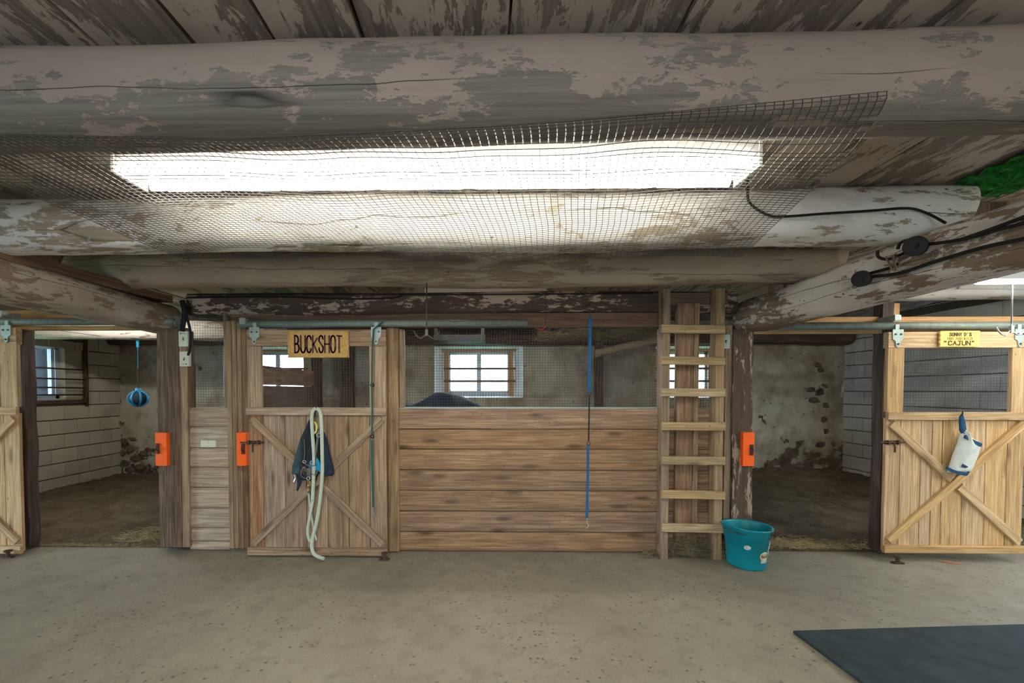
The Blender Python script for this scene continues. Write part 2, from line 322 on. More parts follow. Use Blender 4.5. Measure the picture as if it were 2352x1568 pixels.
class MB:
    def __init__(s): s.v = []; s.f = []
    def add(s, vs, fs):
        b = len(s.v); s.v += [tuple(v) for v in vs]; s.f += [tuple(i+b for i in f) for f in fs]; return s
    def box(s, c, d, rot=None, ch=0.0):
        x, y, z = d[0]/2, d[1]/2, d[2]/2
        c = Vector(c)
        if ch <= 0:
            vs = [Vector((a*x, b*y, e*z)) for a in (-1, 1) for b in (-1, 1) for e in (-1, 1)]
            fs = [(0, 1, 3, 2), (4, 6, 7, 5), (0, 4, 5, 1), (2, 3, 7, 6), (0, 2, 6, 4), (1, 5, 7, 3)]
        else:
            vs = []; fs = []
            # chamfered long edges only (profile in YZ extruded along X)
            prof = [(-y+ch, -z), (y-ch, -z), (y, -z+ch), (y, z-ch), (y-ch, z), (-y+ch, z), (-y, z-ch), (-y, -z+ch)]
            for sx in (-x, x):
                for p in prof: vs.append(Vector((sx, p[0], p[1])))
            fs = [tuple(range(7, -1, -1)), tuple(range(8, 16))] + [(i, (i+1) % 8, (i+1) % 8+8, i+8) for i in range(8)]
        if rot is not None: vs = [rot @ v for v in vs]
        return s.add([v+c for v in vs], fs)
    def tube(s, pts, r, n=8, caps=True, closed=False):
        pts = [Vector(p) for p in pts]; L = len(pts)
        rs = r if isinstance(r, (list, tuple)) else [r]*L
        b = len(s.v); up = Vector((0, 0, 1)); prev = None
        for i, p in enumerate(pts):
            if closed: t = pts[(i+1) % L]-pts[i-1]
            else: t = pts[min(i+1, L-1)]-pts[max(i-1, 0)]
            if t.length < 1e-9: t = Vector((0, 0, 1))
            t.normalize()
            if prev is None:
                a = up if abs(t.dot(up)) < 0.9 else Vector((1, 0, 0)); u = t.cross(a).normalized()
            else:
                u = prev-t*prev.dot(t); u = u.normalized() if u.length > 1e-6 else t.orthogonal().normalized()
            prev = u; w = t.cross(u)
            for j in range(n):
                an = 2*PI*j/n; s.v.append(tuple(p+(u*math.cos(an)+w*math.sin(an))*rs[i]))
        for i in range(L if closed else L-1):
            for j in range(n):
                i2 = (i+1) % L
                s.f.append((b+i*n+j, b+i*n+(j+1) % n, b+i2*n+(j+1) % n, b+i2*n+j))
        if caps and not closed:
            s.f.append(tuple(b+j for j in range(n-1, -1, -1))); s.f.append(tuple(b+(L-1)*n+j for j in range(n)))
        return s
    def ribbon(s, pts, w, t, wdir):
        """flat strap: width w along wdir, thickness t"""
        pts = [Vector(p) for p in pts]; wd = Vector(wdir).normalized(); b = len(s.v); L = len(pts)
        for i, p in enumerate(pts):
            tg = (pts[min(i+1, L-1)]-pts[max(i-1, 0)]).normalized(); nn = tg.cross(wd).normalized()
            ww = w[i] if isinstance(w, (list, tuple)) else w
            for a, c in ((-1, -1), (1, -1), (1, 1), (-1, 1)): s.v.append(tuple(p+wd*a*ww/2+nn*c*t/2))
        for i in range(L-1):
            for j in range(4): s.f.append((b+i*4+j, b+i*4+(j+1) % 4, b+i*4+4+(j+1) % 4, b+i*4+4+j))
        s.f.append((b+3, b+2, b+1, b)); s.f.append(tuple(b+(L-1)*4+j for j in range(4)))
        return s
    def disc(s, c, r, t, axis=(0, -1, 0), n=20, r2=None):
        c = Vector(c); a = Vector(axis).normalized(); return s.tube([c, c+a*t], [r, r2 or r], n)
    def lathe(s, prof, n=32, c=(0, 0, 0), shape=None):
        b = len(s.v); c = Vector(c)
        for r, z in prof:
            for j in range(n):
                an = 2*PI*j/n; x, y = (math.cos(an)*r, math.sin(an)*r)
                if shape: x, y = shape(x, y)
                s.v.append(tuple(c+Vector((x, y, z))))
        for i in range(len(prof)-1):
            for j in range(n): s.f.append((b+i*n+j, b+i*n+(j+1) % n, b+(i+1)*n+(j+1) % n, b+(i+1)*n+j))
        return s
    def build(s, name, mat, parent=None, smooth=False, mw=None):
        me = bpy.data.meshes.new(name)
        vs = s.v
        if mw is not None:
            inv = mw.inverted(); vs = [tuple(inv @ Vector(v)) for v in vs]
        me.from_pydata(vs, [], s.f); me.materials.append(M[mat] if isinstance(mat, str) else mat)
        bm = bmesh.new(); bm.from_mesh(me); bmesh.ops.recalc_face_normals(bm, faces=bm.faces); bm.to_mesh(me); bm.free()
        if smooth:
            for p in me.polygons: p.use_smooth = True
        o = bpy.data.objects.new(name, me)
        return link(o, parent, mw)

def board(name, A, B, w, t, mat, parent=None, nrm=(0, -1, 0), jit=0.0, ch=0.003, seg=1):
    """timber whose FRONT face centre line runs A-B; the body lies behind it"""
    A = Vector(A); B = Vector(B); mw = frame(A, B, nrm); L = (B-A).length
    mb = MB()
    if jit <= 0: mb.box((0, 0, -t/2), (L, w, t), ch=min(ch, t*0.3, w*0.3))
    else:
        seg = max(seg, int(L/0.12)); sd = random.random()*100
        b = 0
        for i in range(seg+1):
            x = -L/2+L*i/seg
            j = [mnoise.noise(Vector((x*3.1, sd+q*9, 0)))*jit*2 for q in range(4)]
            prof = [(-w/2+j[0], -t+j[3]), (w/2+j[1], -t+j[3]), (w/2+j[1], -ch), (w/2-ch+j[1], j[2]*.4), (-w/2+ch+j[0], j[2]*.4), (-w/2+j[0], -ch)]
            for p in prof: mb.v.append((x, p[0], p[1]))
        n = 6
        for i in range(seg):
            for q in range(n): mb.f.append((i*n+q, i*n+(q+1) % n, (i+1)*n+(q+1) % n, (i+1)*n+q))
        mb.f.append(tuple(range(n))); mb.f.append(tuple(seg*n+q for q in range(n-1, -1, -1)))
    me_o = mb.build(name, mat)
    COL.objects.unlink(me_o); del WM[me_o.name]
    return link(me_o, parent, mw)
def vb(name, x0, y0, x1, y1, Yf, t, mat, parent=None, **kw):       # upright board from its pixel box on plane Yf
    c = W((x0+x1)/2, (y0+y1)/2, Yf); s = Yf/FPX; h = (y1-y0)*s; w = (x1-x0)*s
    return board(name, c-Vector((0, 0, h/2)), c+Vector((0, 0, h/2)), w, t, mat, parent, **kw)
def hb(name, x0, y0, x1, y1, Yf, t, mat, parent=None, **kw):       # level board
    c = W((x0+x1)/2, (y0+y1)/2, Yf); a = W(x0, (y0+y1)/2, Yf); b = W(x1, (y0+y1)/2, Yf)
    w = (y1-y0)*Yf/FPX
    return board(name, Vector((a.x, Yf, c.z)), Vector((b.x, Yf, c.z)), w, t, mat, parent, **kw)

def log(name, A, B, ry, rz, mat, parent=None, seed=0, sq=3.0, amp=0.05, taper=0.0, bow=0.0, cutB=0.0, seg=None, na=28):
    """hewn log: rounded-square section, lumpy; local X = grain"""
    A = Vector(A); B = Vector(B); mw = frame(A, B, (0, 0, 1)); L = (B-A).length
    seg = seg or max(12, int(L/0.07)); mb = MB()
    for i in range(seg+1):
        u = i/seg; x = -L/2+L*u
        k_ = 1-taper*u
        for j in range(na):
            an = 2*PI*j/na; c, s = math.cos(an), math.sin(an)
            r = (abs(c)**sq+abs(s)**sq)**(-1/sq)
            nn = mnoise.noise(Vector((x*1.1+seed*7, c*1.2, s*1.2+seed)))*amp*1.6+mnoise.noise(Vector((x*4+seed*3, c*2.5, s*2.5)))*amp*0.5
            y = c*r*ry*k_*(1+nn*2); z = s*r*rz*k_*(1+nn*2)
            z += bow*math.sin(u*PI)+mnoise.noise(Vector((x*0.5+seed, 3.3, seed)))*0.02
            y += mnoise.noise(Vector((x*0.5+seed, 8.3, seed)))*0.02
            xx = x
            if i == seg and cutB: xx = x+cutB*(s)
            mb.v.append((xx, y, z))
    n = na
    for i in range(seg):
        for j in range(n): mb.f.append((i*n+j, i*n+(j+1) % n, (i+1)*n+(j+1) % n, (i+1)*n+j))
    mb.f.append(tuple(range(n-1, -1, -1))); mb.f.append(tuple(seg*n+j for j in range(n)))
    o = mb.build(name, mat, smooth=True); COL.objects.unlink(o); del WM[o.name]
    return link(o, parent, mw)

def wire_grid(name, x0, x1, z0, z1, Y, step, r, mat, parent, amp=0.004):
    mb = MB(); nx = max(1, round((x1-x0)/step)); nz = max(1, round((z1-z0)/step)); sd = random.random()*50
    def P(x, z, o=0): return (x+mnoise.noise(Vector((z*3, x*2, sd)))*amp, Y+o+mnoise.noise(Vector((x*4, z*4, sd+5)))*amp*1.5, z+mnoise.noise(Vector((x*3, z*2, sd+9)))*amp)
    for i in range(nx+1):
        x = x0+(x1-x0)*i/nx; mb.tube([P(x, z0+(z1-z0)*q/6) for q in range(7)], r, 4, False)
    for i in range(nz+1):
        z = z0+(z1-z0)*i/nz; mb.tube([P(x0+(x1-x0)*q/12, z, r) for q in range(13)], r, 4, False)
    return mb.build(name, mat, parent)

def rot_z(a): return Matrix.Rotation(a, 3, 'Z')
def screw(p, parent, r=0.004, mat='rust'):
    return MB().disc(p, r, 0.003, n=8).build('screw', mat, parent)

# ------------------------------------------------------------------ the setting
D = 3.94          # plane of the stall fronts
CZ = 2.52         # ceiling underside
def wgrid(pts_x, pts_z, f, skip): pass
fl = MB(); nx, ny = 60, 40
for i in range(nx+1):
    for j in range(ny+1):
        x = -7.5+15*i/nx; y = -3.5+7.55*j/ny
        fl.v.append((x, y, mnoise.noise(Vector((x*0.8, y*0.8, 2)))*0.004))
for i in range(nx):
    for j in range(ny): fl.f.append((i*(ny+1)+j, (i+1)*(ny+1)+j, (i+1)*(ny+1)+j+1, i*(ny+1)+j+1))
floor = fl.build('floor', 'floor', smooth=True); tag(floor, 'worn grey brown concrete barn aisle floor', None, kind='structure')
tag(MB().box((0, 6.1, -0.03), (15, 4.2, .04)).build('stall_floor', 'floor', floor), 'concrete under the stall bedding')
# orange paint mark on the concrete
pm = MB(); c = WZ(2190, 1291, 0.004)
for a, b_, L in ((-0.05, 0.01, 0.10), (0.01, -0.02, 0.08), (-0.02, 0.03, 0.05)):
    pm.box((c.x+a, c.y+b_, 0.0045), (L, 0.02, 0.001), rot_z(a*9))
M['mark'] = plain('faded_orange_mark', (0.55, 0.19, 0.09), 0.8)
tag(pm.build('paint_mark', 'mark', floor), 'faint orange paint mark')

ceil = MB().box((-0.6, 2.05, CZ+0.06), (14, 11.1, 0.03)).build('ceiling', 'dark_wood'); tag(ceil, 'barn ceiling of wide whitewashed planks', kind='structure')
seams = [-6.9, -6.45, -6.05, -5.6, -5.2, -4.85, -4.4, -4.0, -3.62, -3.2, -2.85, -2.5, -2.15, -1.85, -1.55, -1.25, -0.936, -0.67, -0.387, 0.074, 0.598, 1.076, 1.364, 1.65, 1.95, 2.26, 2.6, 2.95, 3.3, 3.7, 4.1, 4.5, 4.9, 5.3, 5.75, 6.2]
for i in range(len(seams)-1):
    a, b_ = seams[i], seams[i+1]; w = b_-a-0.012; dz = random.uniform(-0.006, 0.006)
    if 2.3 < a < 2.9: y1 = 7.5
    board('plank', ((a+b_)/2, -3.5, CZ+dz), ((a+b_)/2, 7.5, CZ+dz), w, 0.03, 'plank', ceil, nrm=(0, 0, -1), jit=0.0035, ch=0.002)

# block walls, each block a part
def block_wall(name, X, side, mat, hole, lab, y0, y1, ztop=2.5):
    root = MB()
    def seg(ya, yb, za, zb): root.box((X+side*0.11, (ya+yb)/2, (za+zb)/2), (0.19, yb-ya, zb-za))
    if hole:
        hy0, hy1, hz0, hz1 = hole
        seg(y0, hy0, 0, ztop); seg(hy1, y1, 0, ztop); seg(hy0, hy1, 0, hz0); seg(hy0, hy1, hz1, ztop)
    else: seg(y0, y1, 0, ztop)
    r = root.build(name, 'mortar'); tag(r, lab, kind='structure')
    nrow = int(ztop/0.2)
    for q in range(nrow):
        z0 = q*0.2; y = y1-(0.4 if q % 2 == 0 else 0.2)
        spans = []; yb = y1
        while yb > y0+0.02:
            ya = max(y, y0); spans.append((ya, yb)); yb = ya; y -= 0.4
        for ya, yb in spans:
            parts = [(ya, yb)]
            if hole and z0+0.1 > hz0 and z0+0.1 < hz1:
                parts = []
                if ya < hy0: parts.append((ya, min(yb, hy0)))
                if yb > hy1: parts.append((max(ya, hy1), yb))
            for a, b_ in parts:
                if b_-a < 0.03: continue
                mb = MB(); j = random.uniform(-0.003, 0.003)
                mb.box((0, 0, 0), (b_-a-0.010, 0.188, 0.03), ch=0.004)
                mw = frame((X+j-side*0.0, a, z0+0.1), (X+j, b_, z0+0.1), (-side, 0, 0))
                o = mb.build('block', mat); COL.objects.unlink(o); del WM[o.name]; link(o, r, mw)
    return r
XL, XR, YB = -5.95, 5.67, 7.3
LH = (5.15, 6.66, 1.28, 2.09)
wl = block_wall('wall_left', XL, -1, 'block_l', LH, 'whitewashed concrete block wall of the left stall with a window', 4.06, YB)
wr = block_wall('wall_right', XR, 1, 'block_r', None, 'white painted concrete block wall of the right stall', 4.06, YB)

# stone and plaster back wall with three splayed window openings
holes = [(-4.24, -2.86, 1.30, 2.12), (-0.82, 0.60, 1.30, 2.12), (2.70, 3.92, 1.30, 2.12)]
xs = sorted(set([round(-6.1+i*0.085, 4) for i in range(141)]+[h[0] for h in holes]+[h[1] for h in holes]))
zs = sorted(set([round(i*0.085, 4) for i in range(31)]+[1.30, 2.12]))
bw = MB(); idx = {}
for i, x in enumerate(xs):
    for j, z in enumerate(zs):
        idx[i, j] = len(bw.v)
        e = 0 if any(abs(x-q) < 1e-6 for h in holes for q in h[:2]) or z in (1.30, 2.12) else 1
        d = mnoise.noise(Vector((x*1.7, z*1.7, 1)))*0.05+mnoise.noise(Vector((x*6, z*6, 4)))*0.02
        bw.v.append((x, YB+d*e, z))
for i in range(len(xs)-1):
    for j in range(len(zs)-1):
        cx, cz = (xs[i]+xs[i+1])/2, (zs[j]+zs[j+1])/2
        if any(h[0] < cx < h[1] and h[2] < cz < h[3] for h in holes): continue
        bw.f.append((idx[i, j], idx[i+1, j], idx[i+1, j+1], idx[i, j+1]))
RV = 0.5; RVS = []
for h in holes:   # reveals
    x0, x1, z0, z1 = h; a = [(x0, YB, z0), (x1, YB, z0), (x1, YB, z1), (x0, YB, z1)]
    b_ = [(x0+0.13, YB+RV, z0+0.03), (x1-0.13, YB+RV, z0+0.03), (x1-0.13, YB+RV, z1-0.02), (x0+0.13, YB+RV, z1-0.02)]
    RVS.append(MB().add(a+b_, [(0, 1, 5, 4), (1, 2, 6, 5), (2, 3, 7, 6), (3, 0, 4, 7)]))
wb = bw.build('wall_back', 'plaster'); tag(wb, 'whitewashed stone back wall with plaster falling away', kind='structure')
for q in RVS: q.build('window_reveal', 'limewash', wb)
# exposed rubble
def rock(c, s, parent):
    bm = bmesh.new(); bmesh.ops.create_icosphere(bm, subdivisions=1, radius=1)
    sd = random.random()*90
    for v in bm.verts:
        k_ = 1+mnoise.noise(v.co*1.5+Vector((sd, 0, 0)))*0.5
        v.co = Vector((max(-.8, min(.8, v.co.x))*s[0], v.co.y*s[1], max(-.8, min(.8, v.co.z))*s[2]))*k_
    me = bpy.data.meshes.new('stone'); bm.to_mesh(me); bm.free(); me.materials.append(M['stone'])
    link(bpy.data.objects.new('stone', me), parent, Matrix.Translation(Vector(c)))
for px, py, sx, sz in [(262, 848, .09, .06), (268, 872, .07, .05), (264, 897, .09, .06), (270, 922, .08, .06), (266, 948, .09, .07), (274, 972, .10, .06), (268, 998, .11, .07), (285, 1012, .09, .07),
                       (300, 1030, .12, .08), (275, 1040, .12, .08), (310, 1052, .12, .08), (282, 1066, .13, .08), (322, 1072, .1, .07), (330, 1040, .09, .07), (306, 1008, .08, .05), (298, 1078, .12, .07),
                       (1862, 895, .1, .07), (1882, 900, .12, .1), (1870, 918, .1, .07), (1893, 886, .06, .05), (1896, 930, .06, .07), (1893, 962, .07, .08), (1896, 990, .07, .08), (1886, 1020, .1, .07), (1875, 1045, .11, .07),
                       (1893, 1060, .1, .08), (1885, 850, .07, .06), (1878, 838, .07, .05), (1858, 1060, .1, .06), (1840, 1070, .1, .05)]:
    p = W(px, py, YB); rock((p.x, YB+0.01, max(p.z, .06)), (sx, .045, sz), wb)

# windows
def window(n, x0, x1, z0, z1, Y, lab):
    root = empty('window_%d' % n, ((x0+x1)/2, Y, z0), lab, None, kind='structure')
    f = MB(); t = 0.05
    cx = (x0+x1)/2; cz = (z0+z1)/2
    f.box((cx, Y, z0+t/2), (x1-x0, 0.07, t)).box((cx, Y, z1-t/2), (x1-x0, 0.07, t)).box((x0+t/2, Y, cz), (t, 0.07, z1-z0)).box((x1-t/2, Y, cz), (t, 0.07, z1-z0))
    f.build('window_frame', 'upvc', root)
    s = MB()
    s.box((cx, Y-0.02, cz), (0.075, 0.05, z1-z0-2*t))
    for sx in (x0+t+.02, x1-t-.02): s.box((sx, Y-0.02, cz), (0.035, 0.04, z1-z0-2*t))
    s.box((cx, Y-.02, z0+t+.015), (x1-x0-2*t, .04, .03)).box((cx, Y-.02, z1-t-.015), (x1-x0-2*t, .04, .03))
    s.build('sash', 'upvc', root)
    for a, b_ in ((x0+t, cx), (cx, x1-t)):
        MB().box(((a+b_)/2, Y, cz), (b_-a-0.04, 0.004, z1-z0-2*t-0.04)).build('pane', 'glass', root)
    return root
labs = ['left window in the back wall, half hidden by the brown partition', 'middle window in the back wall, seen through the long wire mesh', 'right window in the back wall, seen behind the ladder']
for n, h in enumerate(holes):
    window(n+1, h[0]+0.14, h[1]-0.14, h[2]+0.03, h[3]-0.02, YB+RV-0.02, labs[n])
    g = empty('window_guard', ((h[0]+h[1])/2, YB+RV-0.2, h[2]), ['wooden guard bars across the left back window', 'brown wooden guard with two bars across the middle back window', 'wooden guard bars across the right back window'][n], 'window guard')
    Yg = YB+RV-0.16
    for sx in (h[0]+0.17, h[1]-0.17): board('jamb', (sx, Yg, h[2]+.01), (sx, Yg, h[3]-.01), 0.085, 0.04, 'orange_wood', g, jit=0.006)
    for zz in (0.36, 0.57): board('bar', (h[0]+0.12, Yg-0.01, h[3]-.02-zz+.04), (h[1]-0.1, Yg-0.01, h[3]-.02-zz+.04), 0.036, 0.02, 'brown_wood', g)
    board('lintel', (h[0]+0.08, Yg, h[3]-.03), (h[1]-0.08, Yg, h[3]-.03), 0.05, 0.04, 'orange_wood', g)
# window in the left block wall (faces +X)
hy0, hy1, hz0, hz1 = LH
root = empty('window_4', (XL-0.14, (hy0+hy1)/2, hz0), 'white sliding window in the left block wall behind iron bars', None, kind='structure')
Xw = XL-0.13; t = 0.06; f = MB(); cy = (hy0+hy1)/2; cz = (hz0+hz1)/2; hy1f = 6.36
f.box((Xw, (hy0+hy1f)/2, hz0+t/2), (.07, hy1f-hy0, t)).box((Xw, (hy0+hy1f)/2, hz1-t/2-.04), (.07, hy1f-hy0, t)).box((Xw, hy0+t/2, cz), (.07, t, hz1-hz0)).box((Xw, hy1f-t/2, cz), (.07, t, hz1-hz0-.04))
f.build('window_frame', 'upvc', root)
MB().box((Xw+.02, hy1f-t-.04, cz), (.04, .05, hz1-hz0-.16)).box((Xw+.02, 5.75, cz), (.04, .05, hz1-hz0-.16)).build('sash', 'upvc', root)
MB().box((Xw, (hy0+hy1f)/2, cz), (.004, hy1f-hy0-2*t, hz1-hz0-2*t)).build('pane', 'glass', root)
rv = MB(); rv.box((XL-.09, (hy1+hy1f)/2, cz), (.17, .015+hy1-hy1f, hz1-hz0)).build('reveal', 'block_l', root)
board('jamb', (XL+.03, hy1, hz0-.1), (XL+.03, hy1, hz1+.1), 0.06, 0.05, 'dark_wood', root, nrm=(1, 0, 0), jit=.004)
board('lintel', (XL+.02, hy0, hz1+.06), (XL+.02, hy1+.05, hz1+.06), 0.07, 0.04, 'dark_wood', root, nrm=(1, 0, 0), jit=.004)
board('sill', (XL+.03, hy0, hz0-.03), (XL+.03, hy1+.03, hz0-.03), 0.04, 0.05, 'dark_wood', root, nrm=(1, 0, 0))
g = empty('window_guard', (XL+.1, cy, hz0), 'dark iron bars in front of the window in the left block wall', 'window guard')
for zz in (1.36, 1.46, 1.58, 1.72): MB().tube([(XL+.08, 5.1, zz), (XL+.08, 6.62, zz-.01)], .011, 8).build('bar', 'rust', g, True)
MB().tube([(XL+.08, 6.58, 1.25), (XL+.085, 6.6, 1.5), (XL+.08, 6.585, 1.74), (XL+.085, 6.56, 1.84)], [.02, .017, .02, .026], 7).build('upright', 'dark_wood', g, True)

# barn shell behind and beside the camera; both doorways added for daylight
ws = MB()
for x0, x1, z0, z1 in ((-7.5, -1.1, 0, CZ), (-0.4, 7.5, 0, CZ), (-1.1, -0.4, 2.15, CZ)): ws.box(((x0+x1)/2, -3.55, (z0+z1)/2), (x1-x0, .1, z1-z0))
tag(ws.build('wall_front', 'log_smooth'), 'barn wall behind the camera with a doorway added for daylight', kind='structure')
ws = MB()
for y0, y1, z0, z1 in ((-3.5, 0.9, 0, CZ), (2.3, 4.1, 0, CZ), (0.9, 2.3, 2.2, CZ)): ws.box((-7.55, (y0+y1)/2, (z0+z1)/2), (.1, y1-y0, z1-z0))
tag(ws.build('wall_end_left', 'log_smooth'), 'left end wall of the aisle with a doorway added for daylight', kind='structure')
tag(MB().box((7.0, 0.3, CZ/2), (.1, 7.8, CZ)).build('wall_end_right', 'log_smooth'), 'right end wall of the aisle', kind='structure')
gr = MB().box((0, 20, -0.3), (80, 24, .1)).box((-28, 0, -.3), (40, 60, .1)).build('ground_outside', 'foliage'); tag(gr, 'green ground outside the windows', kind='structure')

# bedding on the stall floors
bd = MB(); nx, ny = 230, 70
for i in range(nx+1):
    for j in range(ny+1):
        x = XL+.02+(XR-XL-.04)*i/nx; y = 4.0+(YB-.03-4.0)*j/ny
        z = 0.012+0.05*min(1, (y-4.0)/0.5)+mnoise.noise(Vector((x*2, y*2, 0)))*0.025+mnoise.noise(Vector((x*9, y*9, 0)))*0.018+mnoise.noise(Vector((x*22, y*22, 5)))*0.012
        if x > 2.2: z += 0.20*max(0, 1-abs(y-6.9)/0.9)*(0.6+0.4*math.sin(x*1.7))
        z *= min(1, (y-3.98)/0.15)
        bd.v.append((x, y, max(z, .001)))
for i in range(nx):
    for j in range(ny): bd.f.append((i*(ny+1)+j, (i+1)*(ny+1)+j, (i+1)*(ny+1)+j+1, i*(ny+1)+j+1))
tag(bd.build('bedding', 'bed', smooth=True), 'trampled dark brown bedding covering the stall floors', 'bedding', kind='stuff')

# ------------------------------------------------------------------ logs
def mid(a, b): return (Vector(a)+Vector(b))/2
def olog(name, A, B, ry, rz, mat, label, cat='beam', group=None, **kw):
    o = log(name, A, B, ry, rz, mat, None, **kw); return tag(o, label, cat, group)
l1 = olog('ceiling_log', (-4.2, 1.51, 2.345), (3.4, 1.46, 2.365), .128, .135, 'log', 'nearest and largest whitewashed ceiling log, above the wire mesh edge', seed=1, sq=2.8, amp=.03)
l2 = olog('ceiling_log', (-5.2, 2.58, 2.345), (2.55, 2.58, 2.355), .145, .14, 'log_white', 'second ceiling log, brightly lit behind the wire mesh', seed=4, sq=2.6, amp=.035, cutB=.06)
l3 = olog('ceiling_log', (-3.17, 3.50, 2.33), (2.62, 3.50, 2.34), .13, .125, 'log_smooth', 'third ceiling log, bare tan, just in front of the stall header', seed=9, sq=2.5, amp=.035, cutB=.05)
olog('ceiling_log', (-5.9, 3.50, 2.38), (-3.2, 3.50, 2.36), .12, .12, 'log_smooth', 'short ceiling log end behind the left girder, left of a dark joint', seed=19, sq=2.5, amp=.03)
gR = olog('girder_log', (2.33, 4.02, 2.055), (2.42, -0.6, 2.09), .17, .145, 'girder', 'right diagonal girder log with flaking white paint and cables', seed=12, sq=2.5, amp=.035)
gL = olog('girder_log', (-2.87, 4.02, 2.05), (-2.95, -0.6, 2.06), .17, .13, 'girder_l', 'left diagonal girder log, worn tan and white', seed=15, sq=2.5, amp=.03)
tp = board('girder_shaded_top', (-2.73, 3.95, 2.205), (-2.79, -0.5, 2.205), .07, .3, 'brown_wood', None, nrm=(1, 0, 0), jit=.01); tag(tp, 'dark brown strip drawn for the bare, shaded upper side of the left girder log', 'board')  # separate strip; its brown carries the girder's bare wood and upper shadow
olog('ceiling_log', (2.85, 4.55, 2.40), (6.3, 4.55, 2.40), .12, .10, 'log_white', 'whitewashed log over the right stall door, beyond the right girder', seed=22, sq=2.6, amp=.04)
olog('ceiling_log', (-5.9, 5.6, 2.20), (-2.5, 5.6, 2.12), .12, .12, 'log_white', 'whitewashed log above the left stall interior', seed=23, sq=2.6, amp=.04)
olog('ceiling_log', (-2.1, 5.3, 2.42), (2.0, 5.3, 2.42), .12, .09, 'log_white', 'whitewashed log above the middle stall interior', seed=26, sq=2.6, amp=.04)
olog('wall_plate_beam', (-5.9, 7.14, 2.27), (5.6, 7.14, 2.27), .14, .14, 'dark_wood', 'dark beam along the top of the back wall', seed=25, sq=3, amp=.03)
olog('brace_log', W(1366, 812, 6.98), W(1530, 775, 6.98), .06, .06, 'log_smooth', 'slanting pale pole under the beam right of the middle window', seed=31, sq=2.2, amp=.03)

# header over the stall fronts
hd = olog('header_beam', (W(432, 695, 3.97).x, 4.05, W(1000, 696, 3.95).z), (W(1690, 695, 3.97).x, 4.05, W(1000, 694, 3.95).z), .12, .095, 'header', 'dark header beam over the middle stall with peeling cream paint', seed=41, sq=5, amp=.012)
hb2 = hb('header_board', 530, 719, 1520, 752, 3.96, .05, 'brown_wood'); tag(hb2, 'brown board under the header beam, behind the sliding track', 'board')

# ------------------------------------------------------------------ posts and trim of the stall fronts
def tpost(name, x0, y0, x1, y1, Yf, t, mat, label, cat='post', jit=0.0, group=None):
    o = vb(name, x0, y0, x1, y1, Yf, t, mat, jit=jit); return tag(o, label, cat, group)
tpost('stall_post', 362, 752, 416, 1262, 3.90, .2, 'post', 'rough sawn brown post right of the left stall opening', jit=.004)
tpost('stall_post', 1682, 760, 1729, 1264, 3.90, .18, 'post_peel', 'weathered dark post with flaking bark behind the teal bucket', jit=.008)
tpost('stall_post', 42, 752, 62, 1264, 3.93, .10, 'dark_wood', 'dark wavy post at the left door edge', jit=.008)
tpost('stall_post', 2024, 700, 2046, 1268, 3.93, .10, 'dark_wood', 'dark wavy post between the right opening and the right door', jit=.008)
tpost('stall_post', 889, 752, 916, 1270, 3.91, .12, 'trim', 'tan post right of the middle door', jit=.002)
tpost('trim_strip', 411, 750, 432, 1262, 3.905, .05, 'trim', 'pale upright strip beside the rough left post', 'trim')
tpost('trim_strip', 431, 835, 445, 936, 3.93, .03, 'brown_wood', 'short brown strip under the lower switch plate', 'trim')
tpost('trim_strip', 523, 735, 534, 1264, 3.92, .06, 'trim', 'first upright strip right of the narrow siding panel', 'trim')
tpost('trim_strip', 534.5, 735, 545, 1264, 3.90, .08, 'trim', 'second upright strip right of the narrow siding panel', 'trim')
tpost('trim_strip', 545.5, 735, 556, 1264, 3.915, .07, 'trim', 'third upright strip right of the narrow siding panel', 'trim')
tpost('trim_strip', 556.5, 740, 568, 1264, 3.93, .06, 'trim', 'upright strip nearest the middle door, behind its orange block', 'trim')
tpost('trim_strip', 917, 756, 929, 937, 3.935, .04, 'trim', 'short upright strip left of the long mesh opening', 'trim')
tpost('trim_strip', 1664, 750, 1679, 1262, 3.92, .06, 'trim', 'tan upright strip between the ladder and the weathered post', 'trim')
tpost('trim_strip', 1512, 756, 1520, 937, 3.935, .04, 'trim', 'thin upright strip at the right end of the long mesh opening', 'trim')
tpost('stall_post', 1553, 700, 1592, 1262, 3.90, .05, 'siding', 'wide upright brown board behind the ladder', 'board')
tpost('stall_post', 1592.5, 700, 1604, 1262, 3.88, .05, 'trim', 'narrow upright batten behind the ladder', 'board')
tpost('stall_post', 2036, 697, 2066, 762, 3.955, .08, 'orange_wood', 'short orange post stub above the right sliding track')
# rails over the side openings
o = hb('lintel_rail', -260, 712, 372, 731, 3.97, .04, 'orange_wood'); tag(o, 'yellow wooden rail above the left sliding track', 'rail')
o = hb('lintel_rail', -260, 748, 362, 758, 3.94, .05, 'orange_wood'); tag(o, 'yellow wooden lintel under the left sliding track', 'rail')
o = hb('lintel_rail', 1735, 727, 2620, 742, 3.97, .04, 'orange_wood'); tag(o, 'orange wooden rail above the right sliding track', 'rail')
o = hb('lintel_rail', 1730, 755, 2620, 765, 3.94, .05, 'orange_wood'); tag(o, 'orange wooden lintel under the right sliding track', 'rail')
# side wall behind the doors outside the openings
o = hb('wall_board', -700, 712, 50, 1262, 4.02, .03, 'brown_wood'); tag(o, 'dark boarding behind the left sliding door', 'board')

